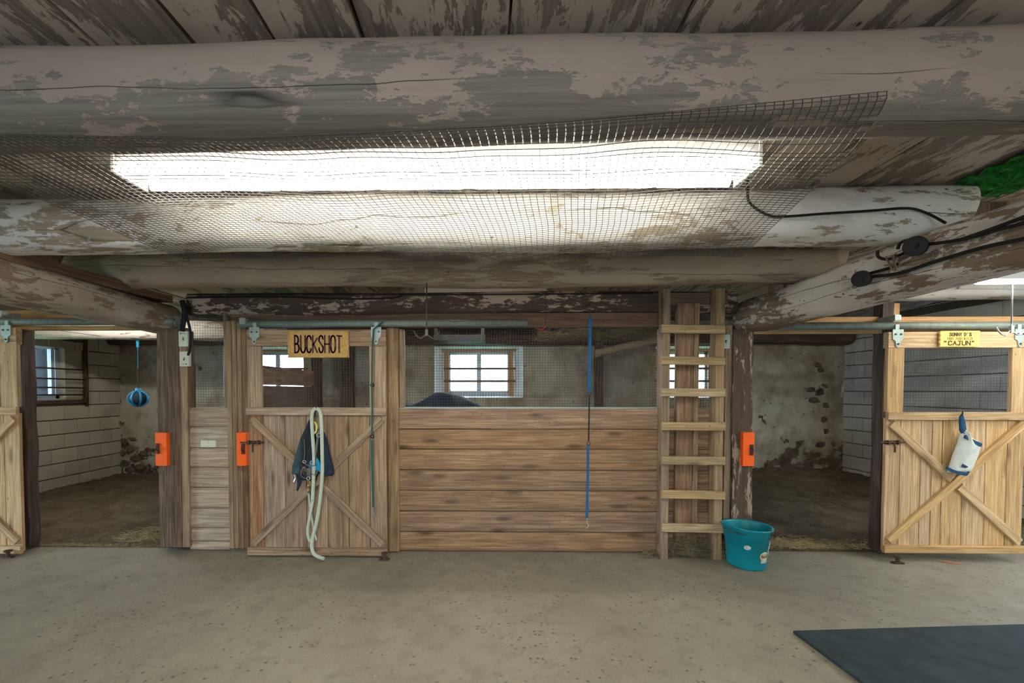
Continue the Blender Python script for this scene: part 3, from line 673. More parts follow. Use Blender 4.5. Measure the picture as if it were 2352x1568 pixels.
def siding(name, x0, x1, edges, Yf, mat, label, topflat=0, base=None):
    c = W((x0+x1)/2, (edges[0]+edges[-1])/2, Yf)
    r = empty(name, (c.x, Yf+.02, 0), label, 'wall panel')
    a = W(x0, 1000, Yf).x; b_ = W(x1, 1000, Yf).x
    for q in range(len(edges)-1):
        zt = W(1000, edges[q], Yf).z; zb = W(1000, edges[q+1], Yf).z
        if q == len(edges)-2: zb = 0.004
        w = zt-zb; z = (zt+zb)/2; L = b_-a
        mb = MB()
        prof = [(-w/2+.0015, -.035), (w/2-.0015, -.035), (w/2-.0015, -.022), (w/2-.007, -.017), (w/2-.03, -.005), (0, 0), (-w/2+.03, -.001), (-w/2+.010, -.005), (-w/2+.0015, -.016)] if q >= topflat else \
               [(-w/2+.004, -.035), (w/2, -.035), (w/2, -.003), (w/2-.003, 0), (-w/2+.007, 0), (-w/2+.004, -.003)]
        n = len(prof); sg = 10; sd = random.random()*50
        for i in range(sg+1):
            x = -L/2+L*i/sg; dz = mnoise.noise(Vector((x*1.5, sd, 0)))*.004
            for p in prof: mb.v.append((x, p[0], p[1]+dz))
        for i in range(sg):
            for k_ in range(n): mb.f.append((i*n+k_, i*n+(k_+1) % n, (i+1)*n+(k_+1) % n, (i+1)*n+k_))
        mb.f.append(tuple(range(n))); mb.f.append(tuple(sg*n+k_ for k_ in range(n)))
        o = mb.build('siding_board', mat); COL.objects.unlink(o); del WM[o.name]
        link(o, r, frame((a, Yf, z), (b_, Yf, z), (0, -1, 0)))
    return r
main = siding('siding_wall', 917, 1664, [938, 985, 1032, 1080, 1127, 1174, 1222, 1270], D, 'siding', 'long wall of horizontal brown boards below the wide mesh opening', topflat=1)
nar = siding('siding_panel', 432, 524, [935, 981, 1030, 1075, 1122, 1170, 1216, 1247, 1266], D-.01, 'siding_pale', 'narrow panel of pale horizontal boards left of the middle door', topflat=0)
a = W(929, 900, D); b_ = W(1512, 900, D)
wm = empty('mesh_opening', ((a.x+b_.x)/2, D+.01, W(1000, 938, D).z), 'wide wire mesh opening above the brown board wall', 'wire mesh')
wire_grid('wire_mesh', a.x, b_.x, W(1000, 938, D).z, W(1000, 752, D).z, D+.005, .0235, .00115, 'wire', wm)
hb('mesh_frame_strip', 917, 934.5, 1515, 938.5, D-.004, .03, 'galv_pale', wm)
a = W(440, 900, D); b_ = W(524, 900, D)
wm = empty('mesh_opening', ((a.x+b_.x)/2, D+.01, W(480, 935, D).z), 'narrow wire mesh opening above the pale siding panel', 'wire mesh')
wire_grid('wire_mesh', a.x, b_.x, W(1000, 936, D).z, W(1000, 720, D).z, D+.02, .0235, .00115, 'wire', wm)
board('mesh_frame_strip', (W(519, 900, D).x, D, W(0, 936, D).z), (W(519, 900, D).x, D, W(0, 720, D).z), .03, .03, 'trim', wm)
a = W(1605, 900, D); b_ = W(1664, 900, D)
wm = empty('mesh_opening', ((a.x+b_.x)/2, D+.01, W(1630, 938, D).z), 'small wire mesh opening behind the ladder top', 'wire mesh')
wire_grid('wire_mesh', a.x, b_.x, W(1000, 938, D).z, W(1000, 720, D).z, D+.02, .0235, .00115, 'wire', wm)
o = hb('header_board', 1540, 672, 1672, 700, 3.93, .05, 'brown_wood'); tag(o, 'reddish brown board across the top behind the ladder', 'board')

# ------------------------------------------------------------------ sliding doors
def door(x0, x1, yt, yb, ym0, ym1, sl, sr, seams_px, Yf, mat, smat, label, flip=False, split=False, grp='sliding stall doors'):
    s = Yf/FPX
    cxp = (x0+x1)/2; c = W(cxp, (yt+yb)/2, Yf); X0 = c.x-(x1-x0)/2*s; Z = lambda py: W(cxp, py, Yf).z
    X = lambda px: X0+(px-x0)*s
    r = empty('sliding_door', (c.x, Yf+.03, Z(yb)), label, 'door', grp)
    # backing planks
    ed = [x0]+seams_px+[x1]
    for i in range(len(ed)-1):
        m_ = smat if (i == 0) else mat
        a, b_ = X(ed[i]), X(ed[i+1])
        board('plank', ((a+b_)/2, Yf, Z(yb-3)), ((a+b_)/2, Yf, Z(ym1-4)), b_-a-.004, .025, m_, r, jit=.0008, ch=.003)
    FT = .03
    zt0, zt1 = Z(yt+38*(x1-x0)/320), Z(yt)
    def rail(nm, za, zb, xa=x0, xb=x1, y=Yf-FT):
        return board(nm, (X(xa), y, (za+zb)/2), (X(xb), y, (za+zb)/2), abs(zb-za), FT+.02 if nm == 'top_rail' else FT, mat, r)
    rail('top_rail', zt0, zt1, y=Yf-.01)
    rail('middle_rail', Z(ym0), Z(ym1), x0-1, x1+1)
    rail('bottom_rail', Z(yb-17), Z(yb), x0-2, x1+2)
    for a, b_ in ((x0, sl), (sr, x1)):
        board('stile', ((X(a)+X(b_))/2, Yf-.008, Z(ym0)), ((X(a)+X(b_))/2, Yf-.008, zt0-.001), X(b_)-X(a)-.002, .035, mat, r)
    wire_grid('wire_mesh', X(sl)-.01, X(sr)+.01, Z(ym0), zt0+.01, Yf+.025, .0235, .00115, 'wire', r)
    # braces
    bw_ = .062; zA, zB = Z(ym1)-.012, Z(yb-17)+.012
    pTL, pTR, pBL, pBR = (X(x0)+.035, zA-.02), (X(x1)-.035, zA-.02), (X(x0)+.035, zB+.02), (X(x1)-.035, zB+.02)
    cc = ((pTL[0]+pTR[0])/2, (zA+zB)/2)
    def br(p, q):
        p = Vector((p[0], Yf-.024, p[1])); q = Vector((q[0], Yf-.024, q[1]))
        board('brace', p, q, bw_, .023, mat, r)
    full, sa, sb = ((pBL, pTR), pTL, pBR)
    br(*full)
    u = Vector((sb[0]-sa[0], 0, sb[1]-sa[1])).normalized()*.045
    br(sa, (cc[0]-u.x, cc[1]-u.z)); br((cc[0]+u.x, cc[1]+u.z), sb)
    # hangers
    for hx in (x0+19, x1-22):
        h = MB(); x_ = X(hx); zt = Z(yt)
        w_ = .043
        pts = [(-w_, .02), (w_, .02), (w_, -.06), (w_*.45, -.075), (w_*.35, -.115), (0, -.13), (-w_*.35, -.115), (-w_*.45, -.075), (-w_, -.06)]
        n = len(pts); f_ = [(x_+p[0], Yf-.018, zt+p[1]) for p in pts]; bk = [(x_+p[0], Yf-.012, zt+p[1]) for p in pts]
        h.add(f_+bk, [tuple(range(n)), tuple(range(2*n-1, n-1, -1))]+[(i, i+n, (i+1) % n+n, (i+1) % n) for i in range(n)])
        h.box((x_, Yf+.005, zt+.035), (.03, .03, .05))
        hg = h.build('hanger', 'galv_pale', r)
        for dx, dz in ((-.022, -.02), (.022, -.02), (0, -.1)): MB().disc((x_+dx, Yf-.018, zt+dz), .007, .006, n=8).build('bolt', 'rust', hg)
    # slide bolt
    zl = Z(yt+258*(yb-yt)/515); xl = X(x0)
    sbm = MB(); sbm.box((xl+.045, Yf-.006, zl), (.12, .008, .028)).tube([(xl-.06, Yf-.02, zl), (xl+.14, Yf-.02, zl)], .006, 8)
    for dx in (0.01, .09): sbm.box((xl+dx, Yf-.02, zl), (.016, .022, .035))
    bo = sbm.build('slide_bolt', 'rust', r)
    MB().tube([(xl+.05, Yf-.02, zl), (xl+.05, Yf-.035, zl-.03), (xl+.05, Yf-.035, zl-.08)], .007, 8).build('bolt_handle', 'rust', bo)
    return r, X, Z
dC, XC, ZC = door(568, 890, 757, 1273, 935, 953, 601, 851, [602, 653, 703, 752, 802, 851], 3.80, 'door_grey', 'stile_stain', 'middle sliding door of grey brown boards with the lead rope hanging on it')
dR, XRR, ZR = door(2038, 2348, 762, 1268, 946, 964, 2075, 2313, [2072, 2118, 2143, 2166, 2212, 2262, 2310], 3.80, 'door_new', 'door_new', 'right sliding door of yellow pine boards with the white blue-trimmed cloth')
dL, XLL, ZL = door(-262, 52, 753, 1268, 934, 952, -228, 10, [-228, -180, -130, -80, -32, 14], 3.80, 'door_new', 'door_new', 'left sliding door cut by the photo edge, yellow pine boards')

# tracks
def track(x0, x1, yc, r, label, Yc=3.83):
    a = W(x0, yc, Yc); b_ = W(x1, yc, Yc); z = (a.z+b_.z)/2
    o = MB().tube([(a.x, Yc, z), (b_.x, Yc, z)], r, 14).build('sliding_track', 'galv', smooth=True)
    # object frame along X already
    tag(o, label, 'track'); return z
zt = track(-300, 398, 739, .031, 'grey green steel track pipe over the left stall opening')
track(548, 1212, 743, .030, 'dull grey steel track pipe over the middle door and mesh')
track(1765, 2640, 748, .031, 'grey green steel track pipe over the right stall opening and door')
for px, py in ((8, 722), (2053, 731), (562, 738)):
    p = W(px, py, 3.82); o = MB().box((p.x, 3.86, p.z), (.05, .16, .04)).box((p.x, 3.79, p.z-.0), (.045, .01, .05)).build('track_bracket', 'galv_pale')
    tag(o, {8: 'small steel bracket on the left sliding track', 2053: 'small steel bracket on the right sliding track above the door corner', 562: 'dull steel bracket at the left end of the middle track'}[px], 'bracket')
# floor guides
for px, py, lb in ((883, 1268, 'rusty floor guide roller at the right foot of the middle door'), (18, 1268, 'rusty floor guide roller at the foot of the left door'), (2062, 1272, 'rusty floor guide roller at the left foot of the right door')):
    p = WZ(px, py+12, 0.0); y_ = 3.74
    p = Vector((W(px, py, y_).x, y_, 0))
    g = MB(); g.box((p.x, y_, .006), (.08, .04, .012)).disc((p.x, y_, .012), .014, .04, (0, 0, 1), 10).disc((p.x, y_, .05), .027, .014, (0, 0, 1), 14)
    tag(g.build('floor_guide', 'rust'), lb, 'door guide')

# ------------------------------------------------------------------ orange latch blocks
for x0, x1, Y_, lb in ((356, 383, 3.86, 'orange block screwed to the rough post by the left opening'), (543, 566, 3.84, 'orange block beside the middle door bolt'), (1707, 1733, 3.86, 'orange block on the weathered post above the bucket')):
    r = empty('latch_block', (W((x0+x1)/2, 1070, Y_).x, Y_+.02, W(0, 1070, Y_).z), lb, 'latch block', 'orange latch blocks')
    vb('block_body', x0, 993, x1, 1070, Y_, .06, 'orange', r)
    zz = W(0, 1029, Y_).z; xx = W(x0+7 if x0 < 400 else x1-7, 1029, Y_).x
    g = MB(); g.box((xx, Y_-.004, zz), (.03, .008, .09)).tube([(xx, Y_-.008, zz-.018), (xx, Y_-.03, zz), (xx, Y_-.008, zz+.018)], .007, 8)
    kp = g.build('keeper', 'rust', r)
    for dz in (-.036, .036): MB().disc((xx, Y_-.008, zz+dz), .009, .006, n=8).build('bolt', 'rust', kp)

# ------------------------------------------------------------------ switches
def plate(px, py, w, h, label, nm='switch_plate', mat='cream', tog=True, Y_=3.885, arrow=0):
    p = W(px, py, Y_); s = Y_/FPX
    r = empty(nm, (p.x, Y_+.02, p.z-h*s/2), label, 'switch' if tog else 'cover plate')
    MB().box((p.x, Y_+.015, p.z), (w*s, .03, h*s)).box((p.x, Y_-.001, p.z), (w*s*.94, .004, h*s*.96)).build('cover', mat, r)
    if tog:
        MB().box((p.x, Y_-.004, p.z), (.012, .004, .026)).build('toggle_slot', 'letter_k', r)
        MB().box((p.x, Y_-.011, p.z+.004), (.007, .016, .010), Matrix.Rotation(.5, 3, 'X')).build('toggle', mat, r)
    if arrow:
        z = p.z-arrow*.045
        g = MB(); g.box((p.x, Y_-.0035, z), (.05, .001, .003)); sx = arrow
        g.add([(p.x+sx*.03, Y_-.004, z), (p.x+sx*.016, Y_-.004, z+.007), (p.x+sx*.016, Y_-.004, z-.007)], [(0, 1, 2)])
        tag(g.build('arrow_mark', 'letter_k', r), 'drawn arrow')
    else:
        for sz in (-1, 1): MB().disc((p.x, Y_-.003, p.z+sz*h*s*.35), .003, .002, n=8).build('screw', 'rust', r)
    return r
plate(421, 778, 22, 35, 'upper cream switch plate on the strip left of the narrow mesh', arrow=-1)
plate(423, 824, 22, 34, 'lower cream switch plate with an arrow, left of the narrow mesh', arrow=1)
plate(1667, 784, 19, 32, 'grey switch plate between the ladder and the weathered post', mat='galv_pale', Y_=3.88)
r = plate(478, 1019, 35, 16, 'small cream cover plate on the narrow siding panel', 'cover_plate', tog=False, Y_=3.92)

# ------------------------------------------------------------------ ladder
Yl = 3.80
lad = empty('ladder', (W(1592, 1275, Yl).x, Yl, 0), 'wooden wall ladder with seven board rungs left of the teal bucket', 'ladder')
c = W(1529, 975, Yl); board('rail', (c.x, Yl, .0), (c.x, Yl, W(0, 668, Yl).z), .062, .10, 'trim', lad, jit=.0015)
c = W(1652, 975, Yl); board('rail', (c.x, Yl, .0), (c.x, Yl, W(0, 668, Yl).z), .07, .10, 'trim', lad, jit=.0015)
for yy in (755, 828, 901, 979, 1058, 1137, 1214):
    dy = random.uniform(-1.5, 1.5)
    a = W(1521, yy+dy, Yl-.04); b_ = W(1667, yy-dy, Yl-.04)
    board('rung', (a.x, Yl-.035, a.z), (b_.x, Yl-.035, b_.z), .068, .034, 'ladder', lad, jit=.001)

# ------------------------------------------------------------------ light fixtures
def fixture(xa, xb, Ya, Yb_, z, label, zt=CZ, ntube=2, tube='tube'):
    cx, cy = (xa+xb)/2, (Ya+Yb_)/2; L = xb-xa; Wd = Yb_-Ya
    r = empty('fluorescent_light', (cx, cy, zt), label, 'ceiling light')
    b = MB()
    # housing with sloping reflector wings
    h = .07
    x0, x1 = xa, xb
    pr = [(Ya, z+.03), (Ya+.03, z+.035), (Yb_-.03, z+.035), (Yb_, z+.03), (Yb_, z+.10), (Yb_-.01, z+.115), (Ya+.01, z+.115), (Ya, z+.10)]
    n = 8; vs = [(x0, p[0], p[1]) for p in pr]+[(x1, p[0], p[1]) for p in pr]
    b.add(vs, [(i, (i+1) % n, (i+1) % n+n, i+n) for i in range(n)])
    b.box((cx, cy, (z+.115+zt)/2), (L*.96, Wd*.45, max(.01, zt-z-.115)))
    b.build('housing', 'hull', r)
    for x_ in (x0, x1): MB().box((x_, cy, z+.05), (.012, Wd*1.05, .10)).build('end_cap', 'hull', r)
    for i in range(ntube):
        y_ = cy+(i-(ntube-1)/2)*Wd*.95
        MB().tube([(xa+.03, y_, z+.018), (xb-.03, y_, z+.018)], .019, 12).build('tube', tube, r, True)
    return r
fa = W(300, 400, 1.88); fb = W(1722, 400, 1.86)
fixture(fa.x, fb.x, 1.79, 1.965, 2.27, 'long bright fluorescent fixture above the wire mesh')
bk = MB().box(((fa.x+fb.x)/2+.0, 1.90, CZ-.015), (fb.x-fa.x+.1, .5, .025)).build('mounting_board', 'hull'); tag(bk, 'white painted board on the ceiling above the long light', 'board')
fx = W(2235, 655, 3.3).x
fixture(fx, fx+1.25, 3.28, 3.335, 2.165, 'far fluorescent fixture at the right photo edge', ntube=1)
# unseen lamps added for brightness, along the aisle and over the stalls
fixture(-1.3, 1.2, -1.6, -1.4, 2.3, 'added fluorescent fill fixture on the aisle ceiling behind the camera')
fixture(4.2, 6.7, 1.3, 1.5, 2.3, 'added fluorescent fill fixture on the aisle ceiling further right')
for xs_, w_ in ((-4.3, 'left'), (0.0, 'middle'), (3.9, 'right')):
    fixture(xs_-.6, xs_+.6, 4.55, 4.70, 2.34, 'short added fluorescent fill fixture over the front of the %s stall' % w_, ntube=1, tube='tube_stall_added')

# ------------------------------------------------------------------ big sagging wire mesh under the light
def sheet():
    mb = MB(); nv, nu = 54, 112; r = .0014
    def P(u, v):   # u across 0..1, v front->back 0..1
        xl = -1.80-.02*v; xr = 1.14+(1.52-1.14)*v
        x = xl+(xr-xl)*u
        Y = 1.33+v*(2.74-1.33)
        # front edge lies up the side of the first log
        z = 2.20+.012*math.sin(u*9)+mnoise.noise(Vector((u*7, v*2.2, 1)))*.026
        if v < .14:          # nailed up the face of the first log
            fe = [(0, .765), (.22, .745), (.36, .735), (.5, .75), (.62, .765), (.8, .80), (1.0, .85)]
            for a, b_ in zip(fe, fe[1:]):
                if a[0] <= u <= b_[0]: h = a[1]+(b_[1]-a[1])*(u-a[0])/(b_[0]-a[0])
            q = 1-v/.14; z = z*(1-q**.8)+(1.41+h)*q**.8
            Y = 1.335+.08*(v/.14)*.6+(Y-1.335)*(v/.14)*.7
        z += -.010*math.sin(PI*v)
        if v > .6: z += .03*math.exp(-((u-.30)/.08)**2)*(v-.6)/.4-.025*math.exp(-((u-.55)/.03)**2)*(v-.6)/.4
        x += mnoise.noise(Vector((u*4, v*4, 7)))*.012; Y += mnoise.noise(Vector((u*6, v*3, 3)))*.018*min(1, v*4)
        return Vector((x, Y, z))
    for j in range(nv+1):
        v = j/nv; mb.tube([P(i/90, v) for i in range(91)], r, 4, False)
    for i in range(nu+1):
        u = i/nu; mb.tube([P(u, j/36)+Vector((0, 0, .0015)) for j in range(37)], r, 4, False)
    return mb
wmh = sheet().build('wire_mesh_sheet', 'wire_bright', smooth=True); tag(wmh, 'large sagging sheet of square wire mesh slung under the long light', 'wire mesh')

# ------------------------------------------------------------------ cables and junction boxes
def cable(pts, r, name, label, mat='black', cat='cable', smooth_n=6):
    # Catmull-Rom
    P = [Vector(p) for p in pts]; out = []
    for i in range(len(P)-1):
        p0 = P[max(i-1, 0)]; p1 = P[i]; p2 = P[i+1]; p3 = P[min(i+2, len(P)-1)]
        for q in range(smooth_n):
            t = q/smooth_n
            out.append(0.5*((2*p1)+(-p0+p2)*t+(2*p0-5*p1+4*p2-p3)*t*t+(-p0+3*p1-3*p2+p3)*t**3))
    out.append(P[-1])
    o = MB().tube(out, r, 7).build(name, mat, smooth=True); return tag(o, label, cat)
def gx(px, py, X=2.155): return WX(px, py, X)
fY = 2.395
cable([W(1718, 400, 1.97), W(1717, 430, 2.2), W(1722, 465, fY), W(1760, 492, fY-.01), W(1800, 497, fY-.01), W(1900, 490, fY-.01), W(1998, 484, fY-.01), W(2085, 478, fY-.01), W(2130, 490, fY+.0), W(2172, 512, 2.33)], .0065, 'cable', 'black cable crossing the second ceiling log to the right girder')
cable([gx(2200, 552), gx(2260, 532), gx(2352, 498), gx(2500, 440)], .008, 'cable', 'upper black cable on the right girder')
cable([gx(2118, 562), gx(2170, 556), gx(2230, 545), gx(2290, 528), gx(2352, 512), gx(2500, 470)], .008, 'cable', 'second black cable on the right girder, from the upper round box')
cable([gx(1985, 636), gx(2060, 628), gx(2150, 600), gx(2250, 570), gx(2352, 548), gx(2500, 512)], .009, 'cable', 'lowest black cable on the right girder, from the lower round box')
cable([gx(2015, 575), gx(2018, 590), gx(2040, 595), gx(2068, 585), gx(2095, 570)], .008, 'cable', 'looped cable end left of the upper round box')
cable([gx(2062, 572), gx(2068, 558), gx(2085, 552), gx(2098, 560)], .008, 'cable', 'small cable loop above the upper round box')
cable([gx(1995, 628), gx(2040, 616), gx(2062, 606)], .008, 'cable', 'short cable between the lower round box and the wire bundle')
wv = MB()
for q in range(9):
    a = gx(2062, 585); wv.tube([a, a+Vector((random.uniform(-.05, .0), random.uniform(-.03, .03), random.uniform(-.03, 0))), a+Vector((-.02, random.uniform(-.03, .03), random.uniform(-.09, -.05)))], .003, 4)
tag(wv.build('wire_bundle', 'brown_wood'), 'frayed brown wire bundle on the right girder', 'wire bundle')
for px, py, lb, rr in ((2102, 565, 'upper black round junction box on the right girder', .047), (1978, 640, 'lower black round junction box on the right girder', .044)):
    p = gx(px, py, 2.10); ax = Vector((-.8, -.6, -.08)).normalized()
    r = empty('junction_box', p, lb, 'junction box', 'junction boxes on the girder')
    MB().tube([p-ax*.06, p-ax*.02, p-ax*.0], [rr*.85, rr*.95, rr], 24).build('body', 'black', r)
    MB().tube([p, p+ax*.008, p+ax*.012], [rr*1.02, rr*1.0, rr*.6], 24).build('cover', 'black', r)
    MB().disc(p+ax*.012, .014, .008, ax, 12).build('knob', 'black', r)
cable([W(430, 683, 3.91), W(620, 681, 3.92), W(800, 686, 3.92), W(900, 684, 3.92), W(925, 676, 3.92)], .008, 'cable', 'black cable along the left part of the header beam')
cable([W(430, 676, 3.92), W(700, 674, 3.92), W(1100, 676, 3.92), W(1500, 672, 3.92)], .006, 'cable', 'thin black cable along the top edge of the header beam')
cable([W(432, 690, 3.87), W(428, 720, 3.86), W(437, 760, 3.87), W(436, 800, 3.87), W(432, 815, 3.885)], .011, 'cable', 'black conduit beside the upper cream switch plate')
cable([W(418, 690, 3.84), W(424, 720, 3.85), W(418, 760, 3.87)], .02, 'cable', 'thick dark sleeve at the end of the left girder')

# ------------------------------------------------------------------ lettering
def arc(cx, cy, rx, ry, a0, a1, n=8): return [(cx+rx*math.cos(R(a0+(a1-a0)*i/n)), cy+ry*math.sin(R(a0+(a1-a0)*i/n))) for i in range(n+1)]
GL = {
 'B': [[(0, 0), (0, 1)], [(0, 1)]+arc(.3, .76, .5, .24, 90, -90)+[(.1, .52)], [(.1, .52), (.3, .5)]+arc(.35, .26, .6, .26, 80, -90)+[(0, 0)]],
 'U': [[(0, 1), (0, .25)]+arc(.5, .25, .5, .25, 180, 360)+[(1, 1)]],
 'C': [arc(.5, .72, .48, .28, 10, 180)+arc(.5, .28, .48, .28, 180, 350)],
 'K': [[(0, 0), (0, 1)], [(1, .85), (.05, .45)], [(.2, .5), (1, 0)]],
 'S': [[(.95, .8)]+arc(.5, .76, .45, .24, 30, 200)+[(.9, .35)]+arc(.5, .24, .45, .24, 20, -190)],
 'H': [[(0, 0), (0, 1)], [(1, 0), (1, 1)], [(0, .5), (1, .5)]],
 'O': [arc(.5, .7, .5, .3, 0, 180)+arc(.5, .3, .5, .3, 180, 360)+[(1, .7)]],
 'T': [[(0, 1), (1.1, .97)], [(.5, 1), (.5, 0)]],
 'N': [[(0, 0), (0, 1), (1, 0), (1, 1)]], 'Y': [[(0, 1), (.5, .5), (1, 1)], [(.5, .5), (.5, 0)]],
 'D': [[(0, 0), (0, 1)], [(0, 1)]+arc(.35, .5, .6, .5, 90, -90)+[(0, 0)]],
 'A': [[(0, 0), (.5, 1), (1, 0)], [(.2, .38), (.8, .38)]], 'W': [[(0, 1), (.25, 0), (.5, .7), (.75, 0), (1, 1)]],
 'I': [[(.5, 0), (.5, 1)]], 'L': [[(0, 1), (0, 0), (.9, 0)]], 'J': [[(.2, 1), (1, 1)], [(.65, 1), (.65, .2)]+arc(.35, .2, .3, .2, 0, -170)],
 "'": [[(.4, 1), (.3, .7)]], '"': [[(.2, 1), (.2, .75)], [(.6, 1), (.6, .75)]]}
def text(s, x, z, cw, h, gap, th, Y_, name, mat, parent, label=None, slant=0.0, zf=None):
    mb = MB()
    for i, ch in enumerate(s):
        if ch != ' ':
            for st in GL[ch]:
                pts = [Vector((x+p[0]*cw+p[1]*h*slant, Y_, z+p[1]*h)) for p in st]
                for a, b_ in zip(pts, pts[1:]):
                    d = b_-a
                    if d.length < 1e-6: continue
                    an = math.atan2(d.z, d.x); mb.box((a+b_)/2, (d.length+th*.7, .002, th), Matrix.Rotation(-an, 3, 'Y'))
        x += cw+gap if ch != ' ' else cw*.5+gap
    o = mb.build(name, mat, parent)
    if label: tag(o, label)
    return o
# BUCKSHOT sign
Ys = 3.765
sg = empty('name_sign', (W(731, 822, Ys).x, Ys, W(731, 823, Ys).z), 'ochre name sign with maroon capitals on the middle door', 'sign')
a = W(661, 760, Ys); b_ = W(801, 821, Ys); 
MB().box(((a.x+b_.x)/2, Ys+.006, (a.z+b_.z)/2), (b_.x-a.x, .014, a.z-b_.z)).build('board', 'sign', sg)
fr = MB(); e_ = .014
for zz in (a.z-e_/2, b_.z+e_/2): fr.box(((a.x+b_.x)/2, Ys-.003, zz), (b_.x-a.x, .006, e_*.6))
for xx in (a.x+e_/2, b_.x-e_/2): fr.box((xx, Ys-.003, (a.z+b_.z)/2), (e_*.6, .006, a.z-b_.z))
fr.build('edge_moulding', 'sign', sg)
w_ = b_.x-a.x; h_ = a.z-b_.z
text('BUCKSHOT', a.x+w_*.115, b_.z+h_*.19, w_*.073, h_*.63, w_*.026, .0135, Ys-.002, 'lettering', 'letter', sg)
# Cajun sign
sg = empty('name_sign', (W(2203, 797, Ys).x, Ys, W(2203, 797, Ys).z), 'small yellow name sign with hand lettering on the right door', 'sign')
a = W(2158, 760, Ys); b_ = W(2249, 796, Ys); w_ = b_.x-a.x; h_ = a.z-b_.z
sb = MB(); n = 7; vs = []
pts = []
for i in range(n+1):
    pts.append((a.x+(.0 if i % 2 else .008), a.z-h_*i/n))
pts += [(b_.x-.002, b_.z-.001), (b_.x, a.z+.002)]
k_ = len(pts); sb.add([(p[0], Ys-.004, p[1]) for p in pts]+[(p[0], Ys+.012, p[1]) for p in pts], [tuple(range(k_)), tuple(range(2*k_-1, k_-1, -1))]+[(i, i+k_, (i+1) % k_+k_, (i+1) % k_) for i in range(k_)])
sb.build('board', 'sign_y', sg)
text("SONNY D'S", a.x+w_*.24, b_.z+h_*.68, w_*.045, h_*.2, w_*.02, .0045, Ys-.0052, 'lettering', 'letter_k', sg)
text('HOT AND WILD', a.x+w_*.2, b_.z+h_*.44, w_*.038, h_*.15, w_*.017, .003, Ys-.0052, 'lettering', 'letter_f', sg, 'faded middle line of lettering')
text('"CAJUN"', a.x+w_*.1, b_.z+h_*.1, w_*.085, h_*.26, w_*.03, .006, Ys-.0052, 'lettering', 'letter_k', sg)

# ------------------------------------------------------------------ bucket
def bucket():
    H = .335; c = WZ(1714, 1296, 0); c = Vector((c.x, c.y-.0, 0))
    r = empty('bucket', c, 'teal flat-backed plastic bucket standing at the foot of the weathered post', 'bucket')
    ang = R(200)   # the flat back faces left
    def shp(x, y):
        d = Vector((x, y)); fl = Vector((math.cos(ang), math.sin(ang))); q = d.dot(fl); lim = .80*shp.r
        if q > lim: d = d-fl*(q-lim)*.7
        return d.x, d.y*1.0
    mb = MB(); n = 48
    prof = [(.150, 0.0), (.153, .012), (.172, .235), (.180, .238), (.186, .30), (.190, .303), (.192, .325), (.200, .330), (.202, .338), (.197, .343), (.188, .340), (.184, .325), (.168, .24), (.146, .01), (.0, .01)]
    b0 = 0
    for (rr, z) in prof:
        rr *= .93; z *= .94
        for j in range(n):
            an = 2*PI*j/n; shp.r = max(rr, .001); x, y = shp(math.cos(an)*rr, math.sin(an)*rr)
            back = math.cos(an-ang); lift = .012*max(0, back)*(z/.34)
            mb.v.append((c.x+x, c.y+y, z+lift))
    for i in range(len(prof)-1):
        for j in range(n): mb.f.append((i*n+j, i*n+(j+1) % n, (i+1)*n+(j+1) % n, (i+1)*n+j))
    mb.f.append(tuple(range(n-1, -1, -1)))
    mb.build('pail', 'teal', r, True)
    # bail wire lying along the front rim
    hp = [(c.x+.192*math.cos(R(t)), c.y+.166*math.sin(R(t)), .305-.018*math.sin(R((t-180)))) for t in range(188, 362, 8)]
    MB().tube(hp, .004, 6).build('handle', 'rust', r, True)
    px, py = 1748, 1240
    # clip and chain
    q = Vector((c.x+.188*math.cos(R(300)), c.y+.162*math.sin(R(300))-.006, .316))
    cl = MB().tube([q+Vector((-.016, 0, 0)), q+Vector((-.012, 0, -.05)), q+Vector((0, -.002, -.066)), q+Vector((.014, 0, -.05)), q+Vector((.014, 0, .002)), q+Vector((0, .004, .012))], .005, 7, closed=True).build('snap_clip', 'rust', r, True)
    ch = MB()
    for i in range(7):
        o_ = q+Vector((.004*math.sin(i), .012+i*.0005, -.078-i*.017)); o_.y = q.y+.004+i*.0012
        pts = [o_+Vector((.005*math.cos(t)*(1 if i % 2 else .4), .004*math.cos(t), .010*math.sin(t))) for t in [2*PI*z/8 for z in range(8)]]
        ch.tube(pts, .002, 5, closed=True)
    ch.build('chain', 'steel', r)
    # stickers wrapped on the front
    def stick(adeg, z, rx, rz, mat, nm, square=False, off=.0015):
        s_ = MB(); N_ = 20; ctr = None
        def surf(dx, dz):
            zz = z+dz; rr = (.153+(.172-.153)*(zz/.94-.012)/.223)*.93+off; a_ = R(adeg)+dx/rr
            shp.r = rr; x, y = shp(math.cos(a_)*rr, math.sin(a_)*rr); return (c.x+x, c.y+y, zz)
        if square:
            vs = [surf(-rx+2*rx*i/6, sz*rz) for sz in (-1, 1) for i in range(7)]
            s_.add(vs, [(i, i+1, i+8, i+7) for i in range(6)])
        else:
            vs = [surf(0, 0)]+[surf(rx*math.cos(2*PI*i/N_), rz*math.sin(2*PI*i/N_)) for i in range(N_)]
            s_.add(vs, [(0, i+1, (i+1) % N_+1) for i in range(N_)])
        return s_.build(nm, mat, r)
    stick(242, .185, .026, .018, 'sticker', 'sticker')
    stick(293, .118, .044, .034, 'sticker_y', 'sticker'); stick(293, .085, .032, .022, 'sticker', 'sticker', True, .0022); stick(293, .118, .038, .024, 'sticker_b', 'sticker', False, .003); stick(293, .134, .024, .011, 'sticker', 'sticker', False, .0042)
    stick(293, .098, .030, .004, 'sticker_y', 'sticker', True, .0042)
bucket()

